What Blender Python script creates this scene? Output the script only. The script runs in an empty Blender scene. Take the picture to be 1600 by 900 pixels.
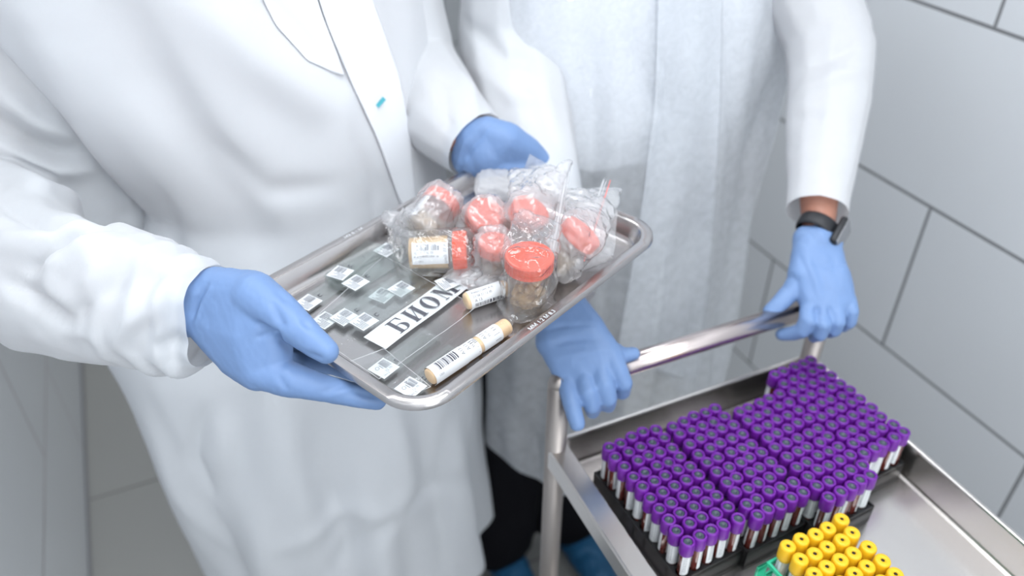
import bpy, bmesh, math, random
import numpy as np
from mathutils import Vector, Matrix, noise
from mathutils.bvhtree import BVHTree

scn = bpy.context.scene
COL = scn.collection

# ------------------------------------------------------------------ camera
F_PX = 1273.0
CAM_R = np.array([[0.91070315, 0.2395693, -0.3364912],
                  [-0.41303562, 0.53727407, -0.735349],
                  [0.00462096, 0.8086675, 0.58824784]])
CAM_C = np.array([0.0, 0.0, 1.59])
cam = bpy.data.cameras.new('camera')
cam_o = bpy.data.objects.new('camera', cam)
COL.objects.link(cam_o)
mw = Matrix([[*CAM_R[i], CAM_C[i]] for i in range(3)] + [[0, 0, 0, 1]])
cam_o.matrix_world = mw
cam.sensor_width = 36.0
cam.lens = F_PX / 1600 * 36.0
cam.clip_start = 0.02
cam.dof.use_dof = True
cam.dof.focus_distance = 0.735
cam.dof.aperture_fstop = 3.0
scn.camera = cam_o
scn.cycles.transparent_max_bounces = 40
scn.cycles.max_bounces = 14

# ------------------------------------------------------------------ light
world = bpy.data.worlds.new('world'); scn.world = world
world.use_nodes = True
world.node_tree.nodes['Background'].inputs[0].default_value = (0.86, 0.92, 1.0, 1)
world.node_tree.nodes['Background'].inputs[1].default_value = 0.5
scn.view_settings.view_transform = 'Standard'
scn.view_settings.look = 'None'
scn.view_settings.exposure = -0.10
scn.view_settings.gamma = 1.0
scn.view_settings.use_curve_mapping = False
CEIL = 2.75
# (x, y, sx, sy, watts)
LAMPS = [(0.30, 0.20, 0.8, 1.2, 17.5), (0.38, -1.15, 0.8, 1.0, 13), (0.10, 1.75, 0.7, 0.7, 14)]
for (x, y, sx, sy, w) in LAMPS:
    l = bpy.data.lights.new('ceiling_light_glow', 'AREA'); l.shape = 'RECTANGLE'
    l.size = sx; l.size_y = sy; l.energy = w; l.color = (0.93, 0.965, 1.0)
    lo = bpy.data.objects.new('ceiling_light_glow', l); COL.objects.link(lo)
    lo.location = (x, y, CEIL - 0.045)
# frontal fill light, added out of view behind the camera
l = bpy.data.lights.new('fill_light', 'AREA'); l.shape = 'RECTANGLE'; l.size = 1.1; l.size_y = 1.3; l.energy = 11; l.color = (0.92, 0.96, 1.0)
lo = bpy.data.objects.new('fill_light', l); COL.objects.link(lo); lo.location = (0.365, -1.96, 1.55); lo.rotation_euler = (math.radians(90), 0, 0)

# ------------------------------------------------------------------ helpers
def ray(px, py):
    return CAM_R @ np.array([px - 800.0, 450.0 - py, -F_PX])
def at(px, py, dep):
    return Vector(CAM_C + ray(px, py) * dep / F_PX)
def onz(px, py, z):
    d = ray(px, py); return Vector(CAM_C + d * (z - CAM_C[2]) / d[2])
def ony(px, py, y):
    d = ray(px, py); return Vector(CAM_C + d * y / d[1])

def tag(o, label=None, cat=None, group=None, kind=None):
    if label: o['label'] = label
    if cat: o['category'] = cat
    if group: o['group'] = group
    if kind: o['kind'] = kind
    return o
def empty(name, loc=(0, 0, 0), label=None, cat=None, group=None, parent=None):
    o = bpy.data.objects.new(name, None); COL.objects.link(o)
    o.location = loc; o.empty_display_size = 0.02
    if parent: o.parent = parent
    return tag(o, label, cat, group)
def link_mesh(name, me, mats, parent=None, smooth=False, world=True):
    """link a mesh whose coordinates are world ones (world) or local to its parent"""
    if not isinstance(mats, (list, tuple)): mats = [mats]
    for m in mats: me.materials.append(m)
    if smooth:
        me.shade_smooth()
    o = bpy.data.objects.new(name, me); COL.objects.link(o)
    if parent:
        o.parent = parent
        if world:
            bpy.context.view_layer.update()
            o.matrix_parent_inverse = parent.matrix_world.inverted()
    return o
def bm_obj(name, bm, mats, parent=None, smooth=False, world=True):
    me = bpy.data.meshes.new(name); bm.to_mesh(me); bm.free()
    return link_mesh(name, me, mats, parent, smooth, world)
def pydata(name, vs, fs, mats, mi=None, parent=None, smooth=False, world=True):
    me = bpy.data.meshes.new(name); me.from_pydata([tuple(v) for v in vs], [], fs)
    me.update()
    o = link_mesh(name, me, mats, parent, smooth, world)
    if mi:
        for p, k in zip(me.polygons, mi): p.material_index = k
    return o

def add_box(bm, lo, hi, bevel=0.0, M=None):
    c = [(a + b) / 2 for a, b in zip(lo, hi)]; s = [abs(b - a) for a, b in zip(lo, hi)]
    r = bmesh.ops.create_cube(bm, size=1.0, matrix=Matrix.Translation(c) @ Matrix.Diagonal((*s, 1)))
    vs = r['verts']
    if bevel > 0:
        es = list({e for v in vs for e in v.link_edges})
        rr = bmesh.ops.bevel(bm, geom=es, offset=bevel, segments=2, affect='EDGES', profile=0.5)
        vs = list({v for f in rr['faces'] for v in f.verts} | {v for v in vs if v.is_valid})
    if M: bmesh.ops.transform(bm, matrix=M, verts=[v for v in vs if v.is_valid])
    return vs
def add_cyl(bm, a, b, r1, r2=None, seg=20, caps=True):
    a, b = Vector(a), Vector(b); r2 = r1 if r2 is None else r2
    d = b - a; q = d.to_track_quat('Z', 'Y').to_matrix().to_4x4()
    bmesh.ops.create_cone(bm, cap_ends=caps, segments=seg, radius1=r1, radius2=r2, depth=d.length,
                          matrix=Matrix.Translation((a + b) / 2) @ q)
def lathe(bm, prof, seg=24, M=None):
    """prof: (r, z) list from bottom to top, r=0 closes"""
    M = M or Matrix.Identity(4); rings = []
    for r, z in prof:
        if r < 1e-7: rings.append([bm.verts.new(M @ Vector((0, 0, z)))])
        else: rings.append([bm.verts.new(M @ Vector((r * math.cos(2 * math.pi * k / seg), r * math.sin(2 * math.pi * k / seg), z))) for k in range(seg)])
    for A, B in zip(rings, rings[1:]):
        if len(A) == 1 and len(B) == 1: continue
        for k in range(seg):
            j = (k + 1) % seg
            if len(A) == 1: bm.faces.new((A[0], B[j], B[k]))
            elif len(B) == 1: bm.faces.new((A[k], A[j], B[0]))
            else: bm.faces.new((A[k], A[j], B[j], B[k]))
def sweep(bm, pts, r, seg=12):
    pts = [Vector(p) for p in pts]; rings = []
    up = None
    for i, p in enumerate(pts):
        t = (pts[min(i + 1, len(pts) - 1)] - pts[max(i - 1, 0)]).normalized()
        if up is None: up = t.orthogonal().normalized()
        up = (up - t * up.dot(t)).normalized(); s = t.cross(up)
        rr = r[i] if isinstance(r, (list, tuple)) else r
        rings.append([bm.verts.new(p + rr * (math.cos(2 * math.pi * k / seg) * up + math.sin(2 * math.pi * k / seg) * s)) for k in range(seg)])
    for A, B in zip(rings, rings[1:]):
        for k in range(seg): bm.faces.new((A[k], A[(k + 1) % seg], B[(k + 1) % seg], B[k]))
    bm.faces.new(rings[0][::-1]); bm.faces.new(rings[-1])

_sph = {}
def hull(bm, spheres, sub=2):
    """convex hull round a few spheres ((x,y,z), r)"""
    if sub not in _sph:
        t = bmesh.new(); bmesh.ops.create_icosphere(t, subdivisions=sub, radius=1.0)
        _sph[sub] = [v.co.copy() for v in t.verts]; t.free()
    t = bmesh.new()
    for c, r in spheres:
        c = Vector(c)
        for v in _sph[sub]: t.verts.new(c + v * r)
    res = bmesh.ops.convex_hull(t, input=t.verts)
    bmesh.ops.delete(t, geom=[v for v in t.verts if not v.link_faces], context='VERTS')
    bmesh.ops.recalc_face_normals(t, faces=t.faces)
    me = bpy.data.meshes.new('tmp'); t.to_mesh(me); t.free(); bm.from_mesh(me); bpy.data.meshes.remove(me)
def chain(bm, spheres, sub=2):
    for a, b in zip(spheres, spheres[1:]): hull(bm, [a, b], sub)

def remesh(bm, voxel, smooth=6, factor=0.5):
    me = bpy.data.meshes.new('tmp'); bm.to_mesh(me); bm.free()
    o = bpy.data.objects.new('tmp', me); COL.objects.link(o)
    m = o.modifiers.new('r', 'REMESH'); m.mode = 'VOXEL'; m.voxel_size = voxel
    if smooth:
        s = o.modifiers.new('s', 'SMOOTH'); s.iterations = smooth; s.factor = factor
    dg = bpy.context.evaluated_depsgraph_get()
    out = bpy.data.meshes.new_from_object(o.evaluated_get(dg))
    bpy.data.objects.remove(o); bpy.data.meshes.remove(me)
    return out
def arrays(me):
    n = len(me.vertices)
    co = np.empty(n * 3, np.float32); me.vertices.foreach_get('co', co)
    no = np.empty(n * 3, np.float32); me.vertex_normals.foreach_get('vector', no)
    return co.reshape(-1, 3).astype(float), no.reshape(-1, 3).astype(float)
def put(me, co):
    me.vertices.foreach_set('co', co.astype(np.float32).ravel()); me.update()
def cut(me, keep):
    """delete vertices where keep(co) is False"""
    co, _ = arrays(me); k = keep(co)
    bm = bmesh.new(); bm.from_mesh(me); bm.verts.ensure_lookup_table()
    bmesh.ops.delete(bm, geom=[bm.verts[i] for i in np.nonzero(~k)[0]], context='VERTS')
    bm.to_mesh(me); bm.free(); me.update()
def segdist(co, a, b):
    a = np.array(a, float); b = np.array(b, float); d = b - a
    t = np.clip(((co - a) @ d) / (d @ d), 0, 1)
    return np.linalg.norm(co - (a + t[:, None] * d), axis=1), t
def strokes(co, lst):
    """folds along polylines: (points, width, height) - height<0 is a groove; ends fade out"""
    out = np.zeros(len(co))
    for pts, w, h in lst:
        n = len(pts) - 1; best = np.full(len(co), 1e9); bt = np.zeros(len(co))
        for i in range(n):
            d, t = segdist(co, pts[i], pts[i + 1]); m = d < best
            best[m] = d[m]; bt[m] = (i + t[m]) / n
        out += h * np.exp(-(best / w) ** 2) * (0.25 + 0.75 * np.sin(np.clip(bt, 0, 1) * math.pi) ** 0.7)
    return out
def wob(co, sx, sy, sz, seed=0, oct=3):
    """cheap smooth noise made of rotated sines"""
    rs = np.random.RandomState(seed); out = np.zeros(len(co)); p = co * np.array([sx, sy, sz]); a = 1.0
    for o in range(oct):
        for k in range(4):
            d = rs.normal(size=3); d /= np.linalg.norm(d)
            out += a * np.sin(p @ d * 2 * math.pi * (1.0 + 0.3 * rs.rand()) + rs.rand() * 6.28 + 1.7 * out * 0.4)
        a *= 0.5; p = p * 2.03
    return out / 4.0
def caster(me, M=None):
    b = bmesh.new(); b.from_mesh(me); t = BVHTree.FromBMesh(b); b.free()
    def f(px, py):
        h = t.ray_cast(Vector(CAM_C), Vector(ray(px, py)).normalized())
        return h[0]
    return f

# ------------------------------------------------------------------ materials
def new_mat(name):
    m = bpy.data.materials.new(name); m.use_nodes = True
    nt = m.node_tree; return m, nt, nt.nodes['Principled BSDF']
def pbr(name, col, rough=0.5, metal=0.0, spec=0.5, bump=None, var=None, sheen=0, coat=0, sss=0, coords='Object'):
    m, nt, b = new_mat(name)
    b.inputs['Base Color'].default_value = (*col, 1); b.inputs['Roughness'].default_value = rough
    b.inputs['Metallic'].default_value = metal; b.inputs['Specular IOR Level'].default_value = spec
    b.inputs['Sheen Weight'].default_value = sheen; b.inputs['Coat Weight'].default_value = coat
    if sss:
        b.inputs['Subsurface Weight'].default_value = sss; b.inputs['Subsurface Scale'].default_value = 0.004
        b.inputs['Subsurface Radius'].default_value = (1, 1, 1)
    if bump or var:
        tc = nt.nodes.new('ShaderNodeTexCoord')
    if bump:
        sc, st, dist = bump[:3]
        n = nt.nodes.new('ShaderNodeTexNoise'); n.inputs['Scale'].default_value = sc; n.inputs['Detail'].default_value = 4
        mp = nt.nodes.new('ShaderNodeMapping')
        if len(bump) > 3: mp.inputs['Scale'].default_value = bump[3]
        bp = nt.nodes.new('ShaderNodeBump'); bp.inputs['Strength'].default_value = st; bp.inputs['Distance'].default_value = dist
        nt.links.new(tc.outputs[coords], mp.inputs[0]); nt.links.new(mp.outputs[0], n.inputs[0])
        nt.links.new(n.outputs[0], bp.inputs['Height']); nt.links.new(bp.outputs[0], b.inputs['Normal'])
    if var:
        sc, c2, lo, hi = var
        n = nt.nodes.new('ShaderNodeTexNoise'); n.inputs['Scale'].default_value = sc; n.inputs['Detail'].default_value = 5
        r = nt.nodes.new('ShaderNodeValToRGB'); r.color_ramp.elements[0].position = lo; r.color_ramp.elements[1].position = hi
        r.color_ramp.elements[0].color = (*col, 1); r.color_ramp.elements[1].color = (*c2, 1)
        nt.links.new(tc.outputs[coords], n.inputs[0]); nt.links.new(n.outputs[0], r.inputs[0]); nt.links.new(r.outputs[0], b.inputs['Base Color'])
    return m

def cloth_mat(name, col, see, trans=0.35):
    """thin non-woven cloth: lets some light and some view through"""
    m, nt, b = new_mat(name); L = nt.links
    out = nt.nodes['Material Output']
    b.inputs['Base Color'].default_value = (*col, 1); b.inputs['Roughness'].default_value = 0.75
    b.inputs['Specular IOR Level'].default_value = 0.25
    b.inputs['Sheen Weight'].default_value = 0.15
    tc = nt.nodes.new('ShaderNodeTexCoord')
    n1 = nt.nodes.new('ShaderNodeTexNoise'); n1.inputs['Scale'].default_value = 900; n1.inputs['Detail'].default_value = 3
    n2 = nt.nodes.new('ShaderNodeTexNoise'); n2.inputs['Scale'].default_value = 60; n2.inputs['Detail'].default_value = 6
    n2.inputs['Roughness'].default_value = 0.7; n2.inputs['Distortion'].default_value = 0.6
    L.new(tc.outputs['Object'], n1.inputs[0]); L.new(tc.outputs['Object'], n2.inputs[0])
    b1 = nt.nodes.new('ShaderNodeBump'); b1.inputs['Strength'].default_value = 0.10; b1.inputs['Distance'].default_value = 0.0006
    b2 = nt.nodes.new('ShaderNodeBump'); b2.inputs['Strength'].default_value = 0.12; b2.inputs['Distance'].default_value = 0.0010
    L.new(n1.outputs[0], b1.inputs['Height']); L.new(n2.outputs[0], b2.inputs['Height']); L.new(b1.outputs[0], b2.inputs['Normal'])
    L.new(b2.outputs[0], b.inputs['Normal'])
    tr = nt.nodes.new('ShaderNodeBsdfTranslucent'); tr.inputs[0].default_value = (*col, 1)
    mx = nt.nodes.new('ShaderNodeMixShader'); mx.inputs[0].default_value = trans
    L.new(b.outputs[0], mx.inputs[1]); L.new(tr.outputs[0], mx.inputs[2])
    tp = nt.nodes.new('ShaderNodeBsdfTransparent')
    mx2 = nt.nodes.new('ShaderNodeMixShader')
    r = nt.nodes.new('ShaderNodeMapRange'); r.inputs[1].default_value = 0.35; r.inputs[2].default_value = 0.65
    r.inputs[3].default_value = see * 0.85; r.inputs[4].default_value = see * 1.15
    L.new(n2.outputs[0], r.inputs[0]); L.new(r.outputs[0], mx2.inputs[0])
    L.new(mx.outputs[0], mx2.inputs[1]); L.new(tp.outputs[0], mx2.inputs[2]); L.new(mx2.outputs[0], out.inputs[0])
    return m
def film_mat(name, haze=0.10, tint=(1, 1, 1), rough=0.10, bscale=220, bstr=0.5, gloss=1.0):
    """thin clear plastic film"""
    m, nt, b = new_mat(name); L = nt.links; out = nt.nodes['Material Output']
    nt.nodes.remove(b)
    tc = nt.nodes.new('ShaderNodeTexCoord')
    n = nt.nodes.new('ShaderNodeTexNoise'); n.inputs['Scale'].default_value = bscale; n.inputs['Detail'].default_value = 3; n.inputs['Distortion'].default_value = 1.2
    L.new(tc.outputs['Object'], n.inputs[0])
    bp = nt.nodes.new('ShaderNodeBump'); bp.inputs['Strength'].default_value = bstr; bp.inputs['Distance'].default_value = 0.004
    L.new(n.outputs[0], bp.inputs['Height'])
    tp = nt.nodes.new('ShaderNodeBsdfTransparent'); tp.inputs[0].default_value = (*[0.985 * c for c in tint], 1)
    tl = nt.nodes.new('ShaderNodeBsdfTranslucent'); tl.inputs[0].default_value = (0.95, 0.95, 0.97, 1)
    df = nt.nodes.new('ShaderNodeBsdfDiffuse'); df.inputs[0].default_value = (0.95, 0.95, 0.97, 1)
    md = nt.nodes.new('ShaderNodeMixShader'); md.inputs[0].default_value = 0.5; L.new(df.outputs[0], md.inputs[1]); L.new(tl.outputs[0], md.inputs[2])
    m1 = nt.nodes.new('ShaderNodeMixShader'); m1.inputs[0].default_value = haze
    L.new(tp.outputs[0], m1.inputs[1]); L.new(md.outputs[0], m1.inputs[2])
    gl = nt.nodes.new('ShaderNodeBsdfGlossy'); gl.inputs['Roughness'].default_value = rough; L.new(bp.outputs[0], gl.inputs['Normal'])
    fr = nt.nodes.new('ShaderNodeLayerWeight'); fr.inputs[0].default_value = 0.5; L.new(bp.outputs[0], fr.inputs['Normal'])
    pw = nt.nodes.new('ShaderNodeMath'); pw.operation = 'POWER'; pw.inputs[1].default_value = 4.5; L.new(fr.outputs['Facing'], pw.inputs[0])
    mu = nt.nodes.new('ShaderNodeMath'); mu.operation = 'MULTIPLY_ADD'; mu.inputs[1].default_value = 0.8 * gloss; mu.inputs[2].default_value = 0.05 * gloss; mu.use_clamp = True
    L.new(pw.outputs[0], mu.inputs[0])
    m2 = nt.nodes.new('ShaderNodeMixShader'); L.new(mu.outputs[0], m2.inputs[0])
    L.new(m1.outputs[0], m2.inputs[1]); L.new(gl.outputs[0], m2.inputs[2]); L.new(m2.outputs[0], out.inputs[0])
    return m
def emit_mat(name, col, s):
    m, nt, b = new_mat(name); b.inputs['Emission Color'].default_value = (*col, 1); b.inputs['Emission Strength'].default_value = s
    return m
def tile_mat(name, tile, grout, w, h, offs, axes, rough, mortar=0.0025, shift=(0, 0), var=0.02):
    m, nt, b = new_mat(name); L = nt.links
    geo = nt.nodes.new('ShaderNodeNewGeometry'); sp = nt.nodes.new('ShaderNodeSeparateXYZ'); L.new(geo.outputs['Position'], sp.inputs[0])
    cb = nt.nodes.new('ShaderNodeCombineXYZ')
    for k, ax in enumerate(axes):
        a = nt.nodes.new('ShaderNodeMath'); a.operation = 'ADD'; a.inputs[1].default_value = shift[k]
        L.new(sp.outputs[ax], a.inputs[0]); L.new(a.outputs[0], cb.inputs[k])
    br = nt.nodes.new('ShaderNodeTexBrick'); br.offset = offs; br.squash = 1.0
    br.inputs['Scale'].default_value = 1.0; br.inputs['Brick Width'].default_value = w; br.inputs['Row Height'].default_value = h
    br.inputs['Mortar Size'].default_value = mortar; br.inputs['Mortar Smooth'].default_value = 0.25; br.inputs['Bias'].default_value = 0
    br.inputs['Color1'].default_value = (*tile, 1); br.inputs['Color2'].default_value = (*[c * (1 - var) for c in tile], 1); br.inputs['Mortar'].default_value = (*grout, 1)
    L.new(cb.outputs[0], br.inputs[0]); L.new(br.outputs['Color'], b.inputs['Base Color'])
    bp = nt.nodes.new('ShaderNodeBump'); bp.invert = True; bp.inputs['Strength'].default_value = 0.8; bp.inputs['Distance'].default_value = 0.002
    L.new(br.outputs['Fac'], bp.inputs['Height']); L.new(bp.outputs[0], b.inputs['Normal'])
    mr = nt.nodes.new('ShaderNodeMapRange'); mr.inputs[3].default_value = rough; mr.inputs[4].default_value = 0.85
    L.new(br.outputs['Fac'], mr.inputs[0]); L.new(mr.outputs[0], b.inputs['Roughness'])
    return m

M = {}
M['gown1'] = cloth_mat('gown_cloth_thick', (0.85, 0.875, 0.91), 0.03, 0.25)
M['gown2'] = cloth_mat('gown_cloth_sheer', (0.83, 0.86, 0.90), 0.42, 0.3)
M['sleeve'] = cloth_mat('sleeve_cloth', (0.78, 0.805, 0.835), 0.06, 0.3)
M['cuff'] = cloth_mat('cuff_cloth', (0.86, 0.88, 0.91), 0.10, 0.3)
M['coat'] = pbr('coat_cotton', (0.80, 0.82, 0.86), 0.8, bump=(500, 0.2, 0.0005))
M['coat_edge'] = pbr('seam_thread', (0.45, 0.45, 0.55), 0.8)
M['trousers'] = pbr('trouser_cloth', (0.006, 0.006, 0.008), 0.9, bump=(300, 0.3, 0.001), spec=0.1)
M['shoe_cover'] = pbr('shoe_cover_plastic', (0.012, 0.10, 0.22), 0.5, bump=(60, 0.6, 0.004))
M['skin'] = pbr('skin', (0.42, 0.20, 0.14), 0.5, var=(12, (0.36, 0.15, 0.10), 0.3, 0.7), sss=0.15)
M['hair'] = pbr('hair', (0.03, 0.02, 0.015), 0.6, bump=(80, 0.5, 0.004, (1, 1, 8)))
M['glove'] = pbr('nitrile_glove', (0.165, 0.268, 0.485), 0.48, spec=0.4, bump=(380, 0.10, 0.0006), sss=0.1)
M['steel'] = pbr('brushed_steel', (0.53, 0.51, 0.505), 0.26, 1.0, bump=(30, 0.06, 0.001, (1, 12, 1)), var=(6, (0.47, 0.445, 0.44), 0.3, 0.7))
M['trolley_steel'] = pbr('trolley_steel', (0.72, 0.685, 0.66), 0.27, 1.0, bump=(25, 0.05, 0.001, (1, 14, 1)))
M['chrome'] = pbr('handle_steel', (0.66, 0.58, 0.56), 0.27, 1.0)
M['post'] = pbr('post_steel', (0.37, 0.335, 0.315), 0.42, 1.0)
M['cap_purple'] = pbr('purple_cap_plastic', (0.145, 0.012, 0.29), 0.36, sss=0.4, spec=0.45)
M['stopper'] = pbr('grey_rubber', (0.045, 0.065, 0.085), 0.35)
M['blood'] = pbr('blood_tube', (0.13, 0.022, 0.016), 0.12, coat=0.5)
M['serum'] = pbr('serum_tube', (0.55, 0.50, 0.42), 0.15, coat=0.5)
M['cap_yellow'] = pbr('yellow_cap_plastic', (0.82, 0.485, 0.012), 0.42, sss=0.15)
M['hole'] = pbr('cap_hole', (0.02, 0.012, 0.01), 0.8)
M['rack_black'] = pbr('black_rack_plastic', (0.008, 0.008, 0.009), 0.35)
M['rack_green'] = pbr('green_rack_plastic', (0.03, 0.50, 0.28), 0.35)
M['paper'] = pbr('label_paper', (0.76, 0.78, 0.80), 0.6)
M['ink'] = pbr('label_ink', (0.05, 0.05, 0.07), 0.6)
M['ink_soft'] = pbr('label_ink_grey', (0.20, 0.21, 0.24), 0.6)
M['red_lid'] = pbr('red_lid_plastic', (0.70, 0.085, 0.035), 0.32, sss=0.1)
M['urine'] = pbr('amber_liquid', (0.62, 0.42, 0.20), 0.25, coat=0.4)
M['stool'] = pbr('brown_specimen', (0.55, 0.40, 0.24), 0.4, var=(90, (0.22, 0.12, 0.05), 0.45, 0.68), bump=(140, 0.8, 0.004))
M['tissue'] = pbr('brown_liquid', (0.33, 0.24, 0.15), 0.3, var=(50, (0.5, 0.42, 0.32), 0.4, 0.6))
M['beige'] = pbr('beige_wax', (0.78, 0.56, 0.34), 0.35, coat=0.3, sss=0.15)
M['cup_wall'] = film_mat('clear_cup_plastic', 0.08, (0.99, 0.98, 0.96), 0.06, 20, 0.05, 0.9)
M['film'] = film_mat('bag_film', 0.33, (1, 1, 1), 0.07, 50, 0.9, 2.0)
M['film_clear'] = film_mat('clear_bag_film', 0.10, (1, 1, 1), 0.06, 50, 0.8, 1.9)
M['film_flat'] = film_mat('sleeve_film', 0.025, (0.99, 1, 1), 0.12, 60, 0.15, 1.2)
M['film_thick'] = film_mat('zip_plastic', 0.45, (1, 1, 1), 0.15, 40, 0.1, 1.5)
M['film_cloud'] = film_mat('cloudy_film', 0.62, (1, 1, 1), 0.3, 120, 0.6, 1.0)
M['glass'] = film_mat('slide_glass', 0.07, (0.95, 0.972, 0.965), 0.04, 5, 0.02, 1.2)
M['red_line'] = pbr('red_zip_line', (0.75, 0.18, 0.16), 0.4)
M['teal'] = pbr('teal_print', (0.05, 0.35, 0.42), 0.5)
M['watch_black'] = pbr('watch_rubber', (0.012, 0.013, 0.017), 0.5)
M['watch_glass'] = pbr('watch_glass', (0.01, 0.01, 0.012), 0.08, coat=1.0)
M['watch_case'] = pbr('watch_metal', (0.5, 0.5, 0.52), 0.25, 1.0)
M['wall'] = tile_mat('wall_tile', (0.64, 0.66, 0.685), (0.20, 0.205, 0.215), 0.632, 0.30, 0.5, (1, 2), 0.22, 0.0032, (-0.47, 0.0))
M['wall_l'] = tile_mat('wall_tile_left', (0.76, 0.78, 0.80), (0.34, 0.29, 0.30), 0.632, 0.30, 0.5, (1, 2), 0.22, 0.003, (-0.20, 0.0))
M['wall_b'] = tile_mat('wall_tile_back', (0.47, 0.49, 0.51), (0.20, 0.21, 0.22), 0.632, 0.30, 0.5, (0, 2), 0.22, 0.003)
M['floor'] = tile_mat('floor_tile', (0.33, 0.33, 0.315), (0.20, 0.20, 0.19), 0.60, 0.60, 0.0, (0, 1), 0.45, 0.003, (0.0, -1.608 + 1.8), 0.08)
M['white_paint'] = pbr('white_ceiling_paint', (0.8, 0.8, 0.8), 0.9)
M['lamp_glow'] = emit_mat('lamp_diffuser', (0.95, 0.98, 1.0), 2.0)

# ------------------------------------------------------------------ room
XL, XR, YB, YF = -0.40, 1.13, 2.65, -2.0
def slab(name, lo, hi, mat):
    bm = bmesh.new(); add_box(bm, lo, hi); o = bm_obj(name, bm, mat); return tag(o, kind='structure')
slab('floor', (XL - 0.1, YF - 0.1, -0.08), (XR + 0.1, YB + 0.1, 0), M['floor'])
slab('ceiling', (XL - 0.1, YF - 0.1, CEIL), (XR + 0.1, YB + 0.1, CEIL + 0.08), M['white_paint'])
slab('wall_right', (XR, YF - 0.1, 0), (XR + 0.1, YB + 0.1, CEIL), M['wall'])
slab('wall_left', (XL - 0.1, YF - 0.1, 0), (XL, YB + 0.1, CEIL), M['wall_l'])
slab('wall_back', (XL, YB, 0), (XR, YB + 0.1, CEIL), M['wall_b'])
t = empty('fill_panel_1', (0.365, YF, 1.55)); tag(t, kind='structure')  # added glowing panel on the unseen front wall, goes with the frontal fill
bm = bmesh.new()
for a, b in (((-.62, 0, -.72), (.62, .03, -.65)), ((-.62, 0, .65), (.62, .03, .72)), ((-.62, 0, -.72), (-.55, .03, .72)), ((.55, 0, -.72), (.62, .03, .72))): add_box(bm, a, b, 0.004)
tag(bm_obj('fill_panel_frame', bm, M['white_paint'], t, world=False), kind='structure')
bm = bmesh.new(); add_box(bm, (-.55, 0.004, -.65), (.55, 0.01, .65)); tag(bm_obj('fill_panel_glow', bm, M['lamp_glow'], t, world=False), kind='structure')
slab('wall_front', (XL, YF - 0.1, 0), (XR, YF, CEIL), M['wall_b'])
bm = bmesh.new(); add_box(bm, (XL, YF, 0), (XL + 0.006, YB, 0.012), 0.002)
tag(bm_obj('trim_1', bm, pbr('floor_trim', (0.25, 0.25, 0.26), 0.4)), kind='structure')
for i, (x, y, sx, sy, w) in enumerate(LAMPS):
    t = empty('ceiling_light', (x, y, CEIL), ['white ceiling panel lamp above the held tray', 'white ceiling panel lamp behind the photographer', 'small square ceiling lamp above the two people'][i], 'lamp')
    bm = bmesh.new()
    for a, b in (((-sx/2-.02, -sy/2-.02), (sx/2+.02, -sy/2)), ((-sx/2-.02, sy/2), (sx/2+.02, sy/2+.02)), ((-sx/2-.02, -sy/2), (-sx/2, sy/2)), ((sx/2, -sy/2), (sx/2+.02, sy/2))):
        add_box(bm, (*a, -0.04), (*b, 0), 0.002)
    bm_obj('frame', bm, M['white_paint'], t, world=False)
    bm = bmesh.new(); add_box(bm, (-sx/2, -sy/2, -0.025), (sx/2, sy/2, -0.01)); bm_obj('diffuser', bm, M['lamp_glow'], t, world=False)
# ------------------------------------------------------------------ people
def rot2(c, a, dx, dy): return (c[0] + dx * math.cos(a) - dy * math.sin(a), c[1] + dx * math.sin(a) + dy * math.cos(a))
def body(name_label, c, face, arms, scale=1.0, legs=((0.09, 0.095, 0.10), (-0.09, -0.095, -0.10))):
    """one continuous body; c = feet centre, face = heading (radians, direction the chest points), arms = two lists of spheres"""
    bm = bmesh.new(); R_ = lambda dx, dy, z: (*rot2(c, face, dx, dy), z * scale)      # dx forward, dy to the person's left
    for hp, kn, ft in legs:
        hull(bm, [(R_(0, hp, 0.90), 0.085), (R_(0.01, kn, 0.50), 0.058)]); hull(bm, [(R_(0.01, kn, 0.50), 0.057), (R_(-0.02, (kn + ft) / 2, 0.34), 0.055)])
        hull(bm, [(R_(-0.02, (kn + ft) / 2, 0.34), 0.055), (R_(0, ft, 0.09), 0.036)]); hull(bm, [(R_(-0.03, ft, 0.05), 0.036), (R_(0.08, ft, 0.045), 0.034), (R_(0.16, ft, 0.035), 0.026)]); hull(bm, [(R_(0, ft, 0.09), 0.036), (R_(-0.01, ft, 0.05), 0.036)])
    hull(bm, [(R_(0, 0.09, 0.92), 0.095), (R_(0, -0.09, 0.92), 0.095), (R_(0.0, 0.06, 1.10), 0.09), (R_(0.0, -0.06, 1.10), 0.09)])
    hull(bm, [(R_(0, 0.06, 1.10), 0.09), (R_(0, -0.06, 1.10), 0.09), (R_(0.01, 0.09, 1.30), 0.10), (R_(0.01, -0.09, 1.30), 0.10), (R_(-0.02, 0.14, 1.42), 0.055), (R_(-0.02, -0.14, 1.42), 0.055)])
    hull(bm, [(R_(-0.01, 0, 1.44), 0.06), (R_(0.01, 0, 1.54), 0.053)])
    hull(bm, [(R_(0.015, 0, 1.66), 0.085), (R_(0.0, 0, 1.68), 0.088), (R_(0.045, 0, 1.575), 0.045), (R_(0.075, 0, 1.565), 0.028)])
    hull(bm, [(R_(0.105, 0, 1.635), 0.010), (R_(0.120, 0, 1.61), 0.011), (R_(0.098, 0, 1.61), 0.014)])
    for s in (1, -1): hull(bm, [(R_(0.01, s * 0.085, 1.64), 0.012), (R_(0.0, s * 0.09, 1.66), 0.014)])
    hull(bm, [(R_(0.095, 0.018, 1.585), 0.007), (R_(0.095, -0.018, 1.585), 0.007), (R_(0.10, 0, 1.583), 0.008)])
    for a in arms: chain(bm, a)
    me = remesh(bm, 0.007, 6, 0.5)
    return me
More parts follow.
